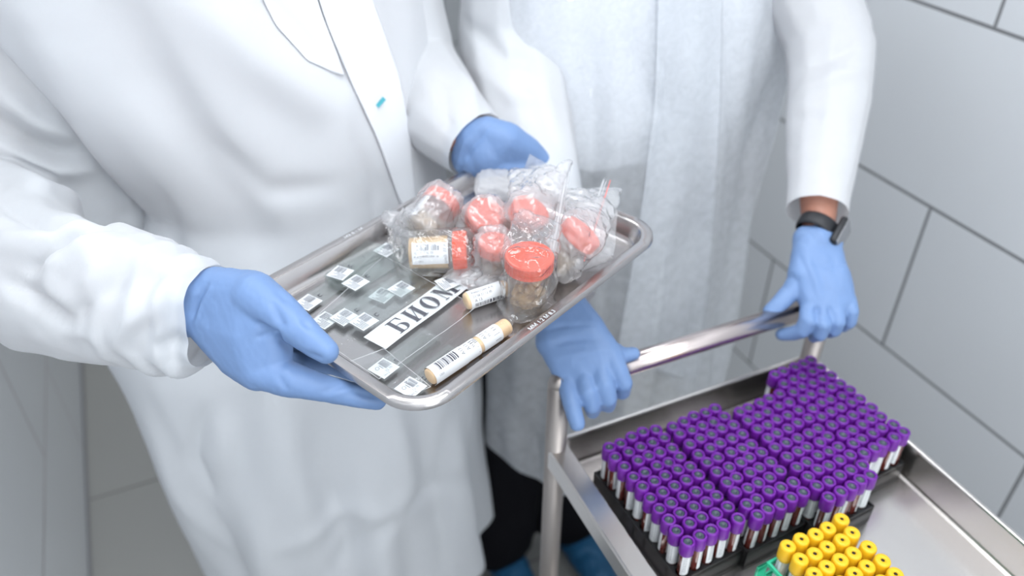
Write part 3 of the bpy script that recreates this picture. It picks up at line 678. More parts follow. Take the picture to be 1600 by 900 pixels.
for (x, y, top) in ((PX0, TY1 - 0.012, 0.952), (PX1, TY1 - 0.012, 0.952), (PX0, TY0 + 0.012, 0.84), (PX1, TY0 + 0.012, 0.84)):
    bm = bmesh.new(); add_cyl(bm, (x, y, 0.10), (x, y, top), 0.0130, seg=24)
    bmesh.ops.create_uvsphere(bm, u_segments=16, v_segments=8, radius=0.0130, matrix=Matrix.Translation((x, y, top)))
    bm_obj('leg', bm, M['post'], tr, True)
    w = bmesh.new(); add_cyl(w, (x - 0.012, y + 0.02, 0.045), (x + 0.012, y + 0.02, 0.045), 0.045, seg=32)
    add_cyl(w, (x - 0.016, y + 0.02, 0.045), (x + 0.016, y + 0.02, 0.045), 0.012, seg=16)
    add_box(w, (x - 0.018, y - 0.006, 0.04), (x - 0.014, y + 0.026, 0.10), 0.001); add_box(w, (x + 0.014, y - 0.006, 0.04), (x + 0.018, y + 0.026, 0.10), 0.001)
    add_box(w, (x - 0.018, y - 0.012, 0.095), (x + 0.018, y + 0.02, 0.101), 0.001)
    bm_obj('caster', w, M['rack_black'], tr)
HY = TY1 - 0.016
bm = bmesh.new(); sweep(bm, [(PX0, HY, 0.952), (PX1, HY, 0.952)], 0.0130, 24); bm_obj('handle', bm, M['chrome'], tr, True)

# ------------------------------------------------------------------ racks and tubes
ROT = 0.06
def rack(origin, nx, ny, pitch, mat, kind, label, cat_name, group):
    """tube rack: base, top plate with holes, end walls. origin = (x,y) of its far left tube"""
    t = empty(cat_name, (*origin, 0.8005), label, 'tube rack', group)
    t.rotation_euler = (0, 0, ROT)
    m = pitch * 0.62; x0, x1, y0, y1 = -m, (nx - 1) * pitch + m, -(ny - 1) * pitch - m, m
    bm = bmesh.new(); add_box(bm, (x0, y0, 0), (x1, y1, 0.004), 0.001)
    bm_obj('base', bm, mat, t, world=False)
    # perforated plate at mid height
    bm = bmesh.new(); R_ = pitch * 0.44
    for i in range(nx):
        for j in range(ny):
            cx, cy = i * pitch, -j * pitch; h = pitch / 2
            for z, flip in ((0.0275, 1), (0.0245, 0)):
                outer = [bm.verts.new((cx + sx * h, cy + sy * h, z)) for sx, sy in ((1, 0), (1, 1), (0, 1), (-1, 1), (-1, 0), (-1, -1), (0, -1), (1, -1))]
                inner = [bm.verts.new((cx + R_ * math.cos(k * math.pi / 4), cy + R_ * math.sin(k * math.pi / 4), z)) for k in range(8)]
                for k in range(8):
                    f = (outer[k], outer[(k + 1) % 8], inner[(k + 1) % 8], inner[k])
                    bm.faces.new(f if flip else f[::-1])
    add_box(bm, (x0, y0, 0.022), (x0 + 0.002, y1, 0.030)); add_box(bm, (x1 - 0.002, y0, 0.022), (x1, y1, 0.030))
    add_box(bm, (x0, y0, 0.022), (x1, y0 + 0.002, 0.030)); add_box(bm, (x0, y1 - 0.002, 0.022), (x1, y1, 0.030))
    bm_obj('tube_plate', bm, mat, t, world=False)
    for yy in (y0, y1 - 0.003):
        bm = bmesh.new()
        if kind == 'green':
            add_box(bm, (x0 - 0.014, yy, 0), (x0, yy + 0.003, 0.052), 0.001); add_box(bm, (x1, yy, 0), (x1 + 0.014, yy + 0.003, 0.052), 0.001)
            add_box(bm, (x0 - 0.014, yy, 0.044), (x1 + 0.014, yy + 0.003, 0.052), 0.001)
        else:
            add_box(bm, (x0, yy, 0.003), (x1, yy + 0.003, 0.029), 0.0008)
        add_box(bm, (x0, yy, 0), (x1, yy + 0.003, 0.010), 0.0008)
        bm_obj('end_wall', bm, mat, t, world=False)
    for xx in (x0, x1 - 0.003):
        bm = bmesh.new(); n = 8
        if kind != 'green': add_box(bm, (xx, y0, 0.003), (xx + 0.003, y1, 0.024), 0.0008)
        for k in range(n + 1):
            yy = y0 + (y1 - y0 - 0.004) * k / n; add_box(bm, (xx, yy, 0.003), (xx + 0.003, yy + 0.004, 0.026))
        add_box(bm, (xx, y0, 0), (xx + 0.003, y1, 0.010), 0.0008)
        if kind == 'green': add_box(bm, (xx, y0, 0.046), (xx + 0.003, y1, 0.052), 0.001)
        bm_obj('side_wall', bm, mat, t, world=False)
    return t

def tube_proto(kind):
    """tube standing on z=0, 76 mm tall"""
    t = empty('blood_tube' if kind == 'p' else 'serum_tube')
    r = 0.0062
    bm = bmesh.new(); lathe(bm, [(0, 0.0), (r * 0.6, 0.0012), (r, 0.006), (r, 0.060)], 14)
    bm_obj('glass_tube', bm, M['blood'] if kind == 'p' else M['serum'], t, True, world=False)
    bm = bmesh.new(); lathe(bm, [(r + 0.0002, 0.026), (r + 0.0002, 0.057)], 14)
    lb = bmesh.new(); n = 14; a0 = 0.4; vs = []; 
    for k in range(13):
        a = a0 + (5.2) * k / 12
        vs.append([lb.verts.new(((r + 0.0002) * math.cos(a), (r + 0.0002) * math.sin(a), z)) for z in (0.024, 0.0572)])
    for A, B in zip(vs, vs[1:]): lb.faces.new((A[0], B[0], B[1], A[1]))
    for k in range(1, 10):      # printed lines
        z = 0.027 + k * 0.003; 
        for s in range(5):
            a = a0 + 0.35 + s * 0.95
            q = []
            for (aa, zz) in ((a, z), (a + 0.6, z), (a + 0.6, z + 0.0009), (a, z + 0.0009)): q.append(lb.verts.new(((r + 0.00035) * math.cos(aa), (r + 0.00035) * math.sin(aa), zz)))
            f = lb.faces.new(q); f.material_index = 1
    bm.free()
    bm_obj('label', lb, [M['paper'], M['ink_soft']], t, world=False)
    bm = bmesh.new()
    if kind == 'p':
        R_ = 0.0081
        lathe(bm, [(r, 0.0555), (R_ - 0.0003, 0.0555), (R_, 0.057), (R_ - 0.0002, 0.072), (R_ - 0.0009, 0.0741), (R_ - 0.0019, 0.0744), (0.0052, 0.0737), (0.0049, 0.0722), (0.0046, 0.0716)], 20)
        bm_obj('cap', bm, M['cap_purple'], t, True, world=False)
        bm = bmesh.new(); lathe(bm, [(0.0048, 0.0712), (0.0047, 0.0724), (0.0040, 0.0730), (0.0024, 0.0726), (0.0018, 0.0718), (0, 0.0717)], 16)
        bm_obj('stopper', bm, M['stopper'], t, True, world=False)
    else:
        R_ = 0.0083
        lathe(bm, [(r, 0.060), (R_, 0.060), (R_ + 0.0001, 0.063), (R_, 0.0775), (R_ - 0.0008, 0.0792), (R_ - 0.0022, 0.0799), (0.0034, 0.0799), (0.0022, 0.0791), (0.0019, 0.0782)], 24)
        bm_obj('cap', bm, M['cap_yellow'], t, True, world=False)
        bm = bmesh.new(); lathe(bm, [(0.0020, 0.0776), (0.0018, 0.0786), (0, 0.0787)], 12)
        bm_obj('stopper', bm, M['hole'], t, True, world=False)
    return t
def copy_tree(o, parent=None):
    c = o.copy(); COL.objects.link(c)
    if parent: c.parent = parent
    for ch in list(o.children): copy_tree(ch, c)
    return c
ORD = ['', 'second', 'third', 'fourth', 'fifth', 'sixth', 'seventh', 'eighth', 'ninth', 'tenth']
PITCH = 0.01655
p_proto = tube_proto('p'); y_proto = tube_proto('y'); used = {'p': False, 'y': False}
def ordw(k, first): return first if k == 0 else ORD[k]
rnd = random.Random(4)
def fill(kind, proto, origin, nx, ny, pitch, where, group, skip=()):
    for j in range(ny):
        for i in range(nx):
            if (i, j) in skip: continue
            o = proto if not used[kind] else copy_tree(proto); used[kind] = True
            lx, ly = i * pitch, -j * pitch
            x = origin[0] + lx * math.cos(ROT) - ly * math.sin(ROT); y = origin[1] + lx * math.sin(ROT) + ly * math.cos(ROT)
            o.location = (x + rnd.uniform(-1, 1) * 0.0004, y + rnd.uniform(-1, 1) * 0.0004, 0.805 + rnd.uniform(-0.0008, 0.0016))
            if i == 0 and where.startswith('leftmost') and j in (5, 6): o.location.z -= 0.002
            o.rotation_euler = (rnd.uniform(-.02, .02), rnd.uniform(-.02, .02), rnd.uniform(0, 6.28) if kind == 'p' and rnd.random() < .25 else rnd.uniform(3.2, 4.6))
            colw = ['leftmost', 'second from left', 'middle', 'second from right', 'rightmost'][i]
            roww = {0: 'farthest row', ny - 1: 'nearest row'}.get(j, ORD[j] + ' row from far end')
            o['label'] = ('purple tube %s, %s, %s' if kind == 'p' else 'yellow tube %s, %s, %s') % (colw, roww, where)
            o['category'] = 'test tube'; o['group'] = group
KX = (CAM_C[2] - 0.8775) / 0.70
racks = [((0.3728, 0.5446), 'leftmost black rack'), ((0.4590, 0.5440), 'second black rack from left'),
         ((0.5460, 0.5310), 'third black rack from left'), ((0.6270, 0.5650), 'black rack by the wall')]
for k, ((x, y), w) in enumerate(racks):
    o = (x * KX, y * KX)
    rack(o, 5, 10, PITCH, M['rack_black'], 'black', 'black plastic rack of purple tubes, ' + ['nearest the left trolley rim', 'second from the left trolley rim', 'third from the left trolley rim', 'beside the tiled wall'][k], 'tube_rack', 'black tube racks on the trolley')
    fill('p', p_proto, o, 5, 10, PITCH, w, 'purple capped blood tubes in black racks')
KY = (CAM_C[2] - 0.8845) / 0.70
o = (0.4732 * KY, 0.3528 * KY)
rack(o, 5, 7, 0.0184, M['rack_green'], 'green', 'green plastic rack holding yellow capped tubes', 'tube_rack', None)
fill('y', y_proto, o, 5, 6, 0.0184, 'the green rack', 'yellow capped tubes in the green rack')
# ------------------------------------------------------------------ held tray
S_T = 0.92
T_C = Vector(CAM_C + S_T * (np.array([0.26037, 0.71199, 1.07797]) - CAM_C))
T_L, T_W = 0.40 * S_T, 0.29 * S_T
T_R = Matrix.Rotation(0.42308, 4, 'Z') @ Matrix.Rotation(-0.0277, 4, 'Y') @ Matrix.Rotation(-0.02275, 4, 'X')
T_M = Matrix.Translation(T_C) @ T_R                    # tray frame: x along the long side, z up, origin at rim level
T_D = 0.022                                            # depth of the tray
T_N = T_R.to_3x3() @ Vector((0, 0, 1))
def tp(px, py, h=0.0):
    """point seen at a pixel, h above the tray floor, in tray coordinates"""
    q = T_C + T_N * (h - T_D + 0.001); d = Vector(ray(px, py)); c = Vector(CAM_C)
    p = c + d * ((q - c).dot(T_N) / d.dot(T_N))
    return T_M.inverted() @ p
TF = -T_D + 0.0012                                     # tray floor top, tray coordinates
tray = empty('instrument_tray', T_C, 'shallow stainless steel tray held out with specimen cups, slides and vials', 'tray')
tray.rotation_euler = T_R.to_euler()
prof = [(-0.0005, -0.006), (0.0, -0.0015), (0.0012, 0.0), (0.0095, 0.0), (0.0115, -0.0012), (0.0155, -T_D + 0.006), (0.0180, -T_D + 0.0018), (0.0225, -T_D)]
bm = bmesh.new(); rings = []
for ins, z in prof:
    Rr = 0.040 - ins * 0.75; ring = []
    hx, hy = T_L / 2 - ins, T_W / 2 - ins
    for (sx, sy, a0) in ((1, 1, 0), (-1, 1, 90), (-1, -1, 180), (1, -1, 270)):
        for k in range(11):
            a = math.radians(a0 + 9 * k); ring.append(bm.verts.new((sx * (hx - Rr) + Rr * math.cos(a), sy * (hy - Rr) + Rr * math.sin(a), z)))
    rings.append(ring)
n = len(rings[0])
for A, B in zip(rings, rings[1:]):
    for k in range(n): bm.faces.new((A[k], A[(k + 1) % n], B[(k + 1) % n], B[k]))
bm.faces.new(rings[-1]); bmesh.ops.recalc_face_normals(bm, faces=bm.faces)
o = bm_obj('basin', bm, M['steel'], tray, True, world=False)
s = o.modifiers.new('sheet', 'SOLIDIFY'); s.thickness = 0.0010; s.offset = -1
o.modifiers.new('e', 'EDGE_SPLIT').split_angle = math.radians(50)

_tx = {}
def text_geo(s, bold=False):
    if s in _tx: return _tx[s]
    c = bpy.data.curves.new('t', 'FONT'); c.body = s; c.size = 1.0; c.resolution_u = 3
    if bold: c.offset = 0.02
    o = bpy.data.objects.new('t', c); COL.objects.link(o)
    me = bpy.data.meshes.new_from_object(o.evaluated_get(bpy.context.evaluated_depsgraph_get()))
    vs = [(v.co.x, v.co.y) for v in me.vertices]; fs = [tuple(p.vertices) for p in me.polygons]
    bpy.data.objects.remove(o); bpy.data.curves.remove(c); bpy.data.meshes.remove(me)
    _tx[s] = (vs, fs); return _tx[s]
class Sheet:
    """flat printed label in (u,v) metres, material 0 paper, 1 ink, 2 grey ink"""
    def __init__(s): s.v = []; s.f = []; s.m = []
    def rect(s, u0, v0, u1, v1, lev=0, mi=0, nu=1, nv=1, rot=None):
        b = len(s.v)
        for j in range(nv + 1):
            for i in range(nu + 1):
                s.v.append((u0 + (u1 - u0) * i / nu, v0 + (v1 - v0) * j / nv, lev * 0.00012))
        for j in range(nv):
            for i in range(nu):
                a = b + j * (nu + 1) + i; s.f.append((a, a + 1, a + nu + 2, a + nu + 1)); s.m.append(mi)
    def text(s, t, u, v, size, mi=1, ang=0.0):
        vs, fs = text_geo(t); b = len(s.v); ca, sa = math.cos(ang), math.sin(ang)
        for x, y in vs: s.v.append((u + size * (x * ca - y * sa), v + size * (x * sa + y * ca), 0.00012))
        for f in fs: s.f.append(tuple(b + k for k in f)); s.m.append(mi)
    def barcode(s, u0, v0, u1, v1, seed, mi=1, along='u', nv=1):
        r = random.Random(seed); p = 0.0; L = (u1 - u0) if along == 'u' else (v1 - v0); st = L / 46
        while p < L - 2 * st:
            w = st * r.choice((1, 1, 2, 3)); 
            if along == 'u': s.rect(u0 + p, v0, min(u0 + p + w, u1), v1, 1, mi, 1, nv)
            else: s.rect(u0, v0 + p, u1, min(v0 + p + w, v1), 1, mi, nv, 1)
            p += w + st * r.choice((1, 1, 2))
    def bend(s, R_, flip=1):
        """wrap: v runs round a cylinder along u, centre of the sheet on top"""
        s.v = [(u, (R_ + z) * math.sin(v / R_), (R_ + z) * math.cos(v / R_)) for u, v, z in s.v]
        return s
    def obj(s, name, parent, M_=None, mats=None):
        vs = [(M_ @ Vector(v)) if M_ else Vector(v) for v in s.v]
        return pydata(name, vs, s.f, mats or [M['paper'], M['ink'], M['ink_soft']], s.m, parent, world=False)

# raised marks on the two long rims
for (px, py, ang, nm) in ((835, 517, 0, 'ММ 1.2 М 8.3'), (531, 366, 0, 'М2 8 1 М')):
    a = tp(px, py, T_D); sh = Sheet(); sh.text(nm, -0.001, -0.002, 0.0062, 0)
    y = (-T_W / 2 + 0.0045) if a.y < 0 else (T_W / 2 - 0.0065)
    mm = Matrix.Translation((a.x, y, 0.0003))
    sh.obj('stamped_marks', tray, mm, [M['paper']])

def plc(loc, ang, M0=None):
    """matrix in world: on the tray at tray coords loc turned by ang about its normal"""
    return T_M @ Matrix.Translation(loc) @ Matrix.Rotation(ang, 4, 'Z')
def set_m(o, m):
    o.location = m.to_translation(); o.rotation_euler = m.to_euler(); return o

# --- paper strip with the word
A0, A1, A2 = tp(569, 531), tp(672, 457), tp(597, 554)
ang = math.atan2(A1.y - A0.y, A1.x - A0.x); wid = (A2 - A0).length; L_ = 0.118
ps = empty('paper_strip', label='white paper strip printed with large black letters lying on the tray', cat='paper strip')
set_m(ps, plc((A0.x, A0.y, TF + 0.0030), ang))
sh = Sheet(); sh.rect(0, -wid, L_, 0, 0, 0, 12, 3)
sh.v = [(u, v, z + 0.0006 * math.sin(u * 60) ) for u, v, z in sh.v]
o = sh.obj('paper', ps); o.modifiers.new('s', 'SOLIDIFY').thickness = -0.0002
def didone(polys, u, w):
    for poly in polys:
        b = len(g.v)
        for x, y in poly: g.v.append((u + x * w, -wid + 0.0035 + y * (wid - 0.0075), 0.0011))
        g.f.append(tuple(range(b, b + len(poly)))); g.m.append(0)
def arcp(cx, cy, rx, ry, rx2, ry2, a0, a1, n=14, dx=0.0):
    out = []
    for k in range(n):
        t0 = math.radians(a0 + (a1 - a0) * k / n); t1 = math.radians(a0 + (a1 - a0) * (k + 1) / n)
        out.append([(cx + rx * math.cos(t0), cy + ry * math.sin(t0)), (cx + rx * math.cos(t1), cy + ry * math.sin(t1)),
                    (cx + dx + rx2 * math.cos(t1), cy + ry2 * math.sin(t1)), (cx + dx + rx2 * math.cos(t0), cy + ry2 * math.sin(t0))])
    return out
def R4(x0, y0, x1, y1): return [(x0, y0), (x1, y0), (x1, y1), (x0, y1)]
g = Sheet()
Bl = [R4(0.0, 0, 0.55, 0.05), R4(0.14, 0, 0.40, 1), R4(0.0, 0.95, 0.92, 1), [(0.92, 0.95), (0.97, 0.68), (0.92, 0.68), (0.80, 0.95)],
      R4(0.40, 0.52, 0.6, 0.56), R4(0.40, 0, 0.6, 0.04)] + arcp(0.58, 0.28, 0.40, 0.28, 0.15, 0.235, -90, 90)
I = [R4(0.0, 0, 0.44, 0.05), R4(0.08, 0, 0.34, 1), R4(0.0, 0.95, 0.44, 1), R4(0.62, 0, 1.06, 0.05), R4(0.72, 0, 0.98, 1), R4(0.62, 0.95, 1.06, 1), [(0.34, 0.16), (0.72, 0.76), (0.72, 0.84), (0.34, 0.24)]]
Ol = arcp(0.5, 0.5, 0.50, 0.52, 0.24, 0.475, 0, 360, 28)
Ml = [R4(0.0, 0, 0.34, 0.05), R4(0.14, 0, 0.19, 1), R4(0, 0.95, 0.32, 1), [(0.10, 1), (0.38, 1), (0.72, 0.12), (0.60, 0.0)], [(0.60, 0), (0.66, 0.12), (1.0, 1), (0.96, 1)], R4(0.92, 0, 1.18, 1), R4(0.80, 0, 1.30, 0.05), R4(0.95, 0.95, 1.3, 1)]
lw = 0.0165
for nm, u in ((Bl, 0.0235), (I, 0.0455), (Ol, 0.068), (Ml, 0.0885)): didone(nm, u, lw)
g.obj('printed_word', ps, None, [M['ink']])

# --- glass slides with paper labels: pixel of the label centre, turn, lift
def slide(px, py, a, lift, label, seed, lab=(0.0200, 0.0215), flip=False, long=True, seen='bar'):
    c = tp(px, py, lift); t = empty('glass_slide', label=label, cat='glass slide', group='labelled glass slides on the tray')
    set_m(t, plc((c.x, c.y, TF + lift), ang + a))
    bm = bmesh.new(); add_box(bm, (-0.0115, -0.0125, 0), (0.0635 if long else 0.03, 0.0125, 0.001), 0.0002); bm_obj('glass', bm, M['glass'], t, world=False)
    s = Sheet(); u, v = lab[0] / 2, lab[1] / 2
    s.rect(-u, -v, u, v, 0, 0)
    if seen == 'bar':
        s.barcode(-u + 0.010, -v + 0.008, u - 0.001, v - 0.002, seed, 2, 'v')
        for k in range(5): s.rect(-u + 0.0015 + k * 0.0017, -v + 0.002, -u + 0.0022 + k * 0.0017, v - 0.004 - (k * 7 % 3) * 0.003, 1, 2)
    else:
        s.barcode(u - 0.009, -v + 0.009, u - 0.0015, v - 0.0015, seed, 2, 'u')
        s.text('О', -u + 0.003, v - 0.008, 0.006, 2, -0.3); s.text('А13', -u + 0.003, -v + 0.002, 0.0038, 2, math.pi / 2 * 0)
        s.text('12 35', -u + 0.008, -v + 0.0055, 0.0036, 2); s.rect(-u + 0.009, 0, -u + 0.0098, 0.006, 1, 2)
    s.obj('label', t, Matrix.Translation((0, 0, 0.0012)))
    if seen != 'bar': pass
    bm = bmesh.new(); add_box(bm, (0.013, -0.004, 0.00105), (0.0165, -0.0032, 0.0012)); add_box(bm, (0.013, -0.004, 0.00105), (0.0138, 0.0005, 0.0012)); add_box(bm, (0.0135, 0.0, 0.00105), (0.0170, 0.0008, 0.0012))
    bm_obj('pencil_mark', bm, M['ink'], t, world=False)
    return t
slide(482, 474, 0.06, 0.0012, 'glass slide whose label lies closest to the thumb of the blue glove', 1)
slide(508, 502, 0.02, 0.0012, 'glass slide with narrow label just right of the gloved thumb, partly covered', 2)
slide(538, 497, -0.02, 0.0030, 'glass slide in the middle of three overlapping labels near the thumb', 3)
slide(569, 504, -0.04, 0.0048, 'glass slide with uncovered square label just left of the lettered strip', 4)
slide(598, 463, 0.1, 0.0012, 'lower left slide of the overlapping pair above the lettered strip', 5)
slide(627, 453, -0.05, 0.0030, 'upper right slide of the overlapping pair above the lettered strip', 6)
slide(532, 428, 0.18, 0.0085, 'top slide of the stacked pair in the grey slide holder', 7)
slide(556, 443, -0.02, 0.0062, 'lower slide of the stacked pair in the grey slide holder', 8)
slide(604, 392, -0.02, 0.0062, 'slide with pale label just left of the lying amber cup', 9)
slide(700, 443, -0.3, 0.0045, 'slide with creased label at the far end of the lettered strip', 10, long=False)
slide(600, 577, 0.0, 0.0012, 'glass slide between lettered strip and the near tray edge', 11, seen='o')
slide(642, 607, 0.0, 0.0012, 'glass slide in the nearest tray corner beside the long vial', 12, seen='o')

# --- slide holder (clear, rounded ends)
c0, c1 = tp(512, 436), tp(640, 375)
ha = math.atan2(c1.y - c0.y, c1.x - c0.x); hl = 0.085
t = empty('slide_mailer', label='greenish clear plastic slide holder lying on the left of the tray', cat='slide holder')
set_m(t, plc(((c0.x), (c0.y), TF + 0.0003), ha))
def rbox(x0, x1, y0, y1, z0, z1, r, seg=6):
    bm = bmesh.new(); rings = []
    for ins, z in ((0.001, z0), (0, z0 + 0.001), (0, z1 - 0.001), (0.001, z1)):
        ring = []
        for (cx, cy, a0) in ((x1 - r, y1 - r, 0), (x0 + r, y1 - r, 90), (x0 + r, y0 + r, 180), (x1 - r, y0 + r, 270)):
            for k in range(seg + 1):
                a = math.radians(a0 + 90 * k / seg); ring.append(bm.verts.new((cx + (r - ins) * math.cos(a), cy + (r - ins) * math.sin(a), z)))
        rings.append(ring)
    n = len(rings[0])
    for A, B in zip(rings, rings[1:]):
        for k in range(n): bm.faces.new((A[k], A[(k + 1) % n], B[(k + 1) % n], B[k]))
    bm.faces.new(rings[0][::-1]); bm.faces.new(rings[-1]); return bm
M['holder'] = film_mat('holder_plastic', 0.12, (0.86, 0.895, 0.885), 0.1, 30, 0.1, 1.2)
bm_obj('holder_body', rbox(-0.004, hl, -0.032, 0.004, 0, 0.006, 0.008), M['holder'], t, world=False)
bm_obj('holder_rib', rbox(0.0, hl, -0.0155, -0.0135, 0.006, 0.0076, 0.0008), M['holder'], t, world=False)
sh = Sheet(); sh.text('91', 0.018, -0.001, 0.009, 0, 0.2); sh.text('7', 0.044, -0.004, 0.008, 0, 0.2); sh.text('г', 0.046, -0.024, 0.008, 0)
sh.obj('pen_mark', t, Matrix.Translation((0, 0, 0.0062)), [M['ink']])

# --- flat clear sleeves over the slides
def flat_film(name, label, pix, h, seed):
    pts = [tp(x, y, h) for x, y in pix]; n = 16; vs = []; fs = []
    rs = random.Random(seed)
    for j in range(n + 1):
        for i in range(n + 1):
            u, v = i / n, j / n
            p = (pts[0] * (1 - u) + pts[1] * u) * (1 - v) + (pts[3] * (1 - u) + pts[2] * u) * v
            z = TF + h + 0.0011 * noise.noise(Vector((p.x * 45 + seed, p.y * 30, 0))) + 0.0006 * noise.noise(Vector((p.x * 120, p.y * 120 + seed, 3)))
            vs.append(T_M @ Vector((p.x, p.y, z)))
    for j in range(n):
        for i in range(n): a = j * (n + 1) + i; fs.append((a, a + 1, a + n + 2, a + n + 1))
    for (a, b) in ((0, n), (n, (n + 1) ** 2 - 1), ((n + 1) ** 2 - 1, n * (n + 1)), (n * (n + 1), 0)): pass
    o = pydata(name, vs, fs, M['film_flat'], smooth=True); tag(o, label, 'plastic sleeve')
    # welded border as a part
    bm = bmesh.new(); idx = [i for i in range(n + 1)] + [(j + 1) * (n + 1) - 1 for j in range(1, n + 1)] + [n * (n + 1) + i for i in range(n - 1, -1, -1)] + [j * (n + 1) for j in range(n - 1, -1, -1)]
    sweep(bm, [Vector(vs[k]) + T_N * 0.0001 for k in idx], 0.00035, 5); bm_obj('welded_edge', bm, M['film_thick'], o)
    return o
flat_film('clear_sleeve', 'flat clear plastic sleeve covering slides near the gloved thumb', [(476, 512), (592, 592), (745, 480), (600, 400)], 0.0066, 1)
flat_film('clear_sleeve', 'small clear plastic sleeve with welded edge at near end of tray', [(545, 566), (629, 622), (673, 604), (600, 545)], 0.0034, 2)

# --- vials
def vial(name, label, p0, p1, r, h, labels, group=None, roll=0.0, mat='beige'):
    """lying tube from pixel p0 to p1 (axis), labels: (u0,u1,kind)"""
    a, b = tp(*p0, h), tp(*p1, h); d = b - a; L = d.length
    t = empty(name, label=label, cat='vial', group=group)
    m = plc((a.x, a.y, TF + r + 0.0002), math.atan2(d.y, d.x)) @ Matrix.Rotation(roll, 4, 'X')
    set_m(t, m); RX = Matrix.Rotation(math.pi / 2, 4, 'Y')
    bm = bmesh.new(); lathe(bm, [(0, 0.0003), (r * 0.75, 0), (r * 0.93, 0.0008), (r, 0.003), (r, L - 0.003), (r * 0.93, L - 0.0008), (r * 0.75, L), (0, L - 0.0003)], 28, RX)
    bm_obj('tube', bm, M[mat], t, True, world=False)
    bm = bmesh.new(); lathe(bm, [(r + 0.0002, 0.004), (r + 0.0002, L - 0.004)], 28, RX); bm_obj('clear_wall', bm, M['cup_wall'], t, True, world=False)
    for (u0, u1, span, kind, extra) in labels:
        s = Sheet(); rr = r + 0.0004 + extra; hw = span * rr / 2
        s.rect(u0, -hw, u1, hw, 0, 0, 2, 22)
        if kind == 'bar':
            s.barcode(u0 + 0.007, -0.001, u1 - 0.009, 0.0085, 21, 1, 'u', 5); s.text('А13', u1 - 0.0015, -0.0015, 0.0048, 1, math.pi / 2)
            s.text('1501', u0 + 0.004, -0.006, 0.003, 2)
        elif kind == 'txt':
            s.text('Вайдотайс А К', u0 + 0.003, 0.0045, 0.0034, 1); s.text('23 08 21 12 35', u0 + 0.003, 0.000, 0.0034, 1); s.text('А 13', u0 + 0.004, -0.0045, 0.004, 1)
            s.barcode(u0 + 0.004, -0.0105, u1 - 0.004, -0.0062, 31, 1, 'u', 4)
        else:
            s.text('А13', u0 + 0.006, -0.0005, 0.0048, 1, math.pi / 2); s.text('35 15', u0 + 0.011, -0.001, 0.0035, 1, math.pi / 2)
            for k in range(4): s.rect(u0 + 0.016, 0.002 + k * 0.0015, u1 - 0.004 - (k % 2) * 0.004, 0.0026 + k * 0.0015, 1, 1, 1, 1)
            s.rect(u0 + 0.014, -0.008, u1 - 0.003, -0.002, 1, 2, 1, 1)
        s.bend(rr); s.obj('label', t, Matrix.Rotation(0.8, 4, 'X') if kind == 'txt' else Matrix.Rotation(0.6, 4, 'X'))
    return L
vial('specimen_vial', 'long beige vial with two white barcode labels along the near tray side', (671, 590), (793, 509), 0.0082, 0.0082,
     [(0.001, 0.040, 4.0, 'bar', 0.0004), (0.040, 0.056, 4.4, 'x', 0), (0.060, 0.084, 4.4, 'y', 0)])
vial('specimen_vial', 'short vial with printed white label left of the upright cup', (727, 472), (792, 450), 0.0088, 0.0088, [(0.003, 0.040, 4.6, 'txt', 0)])

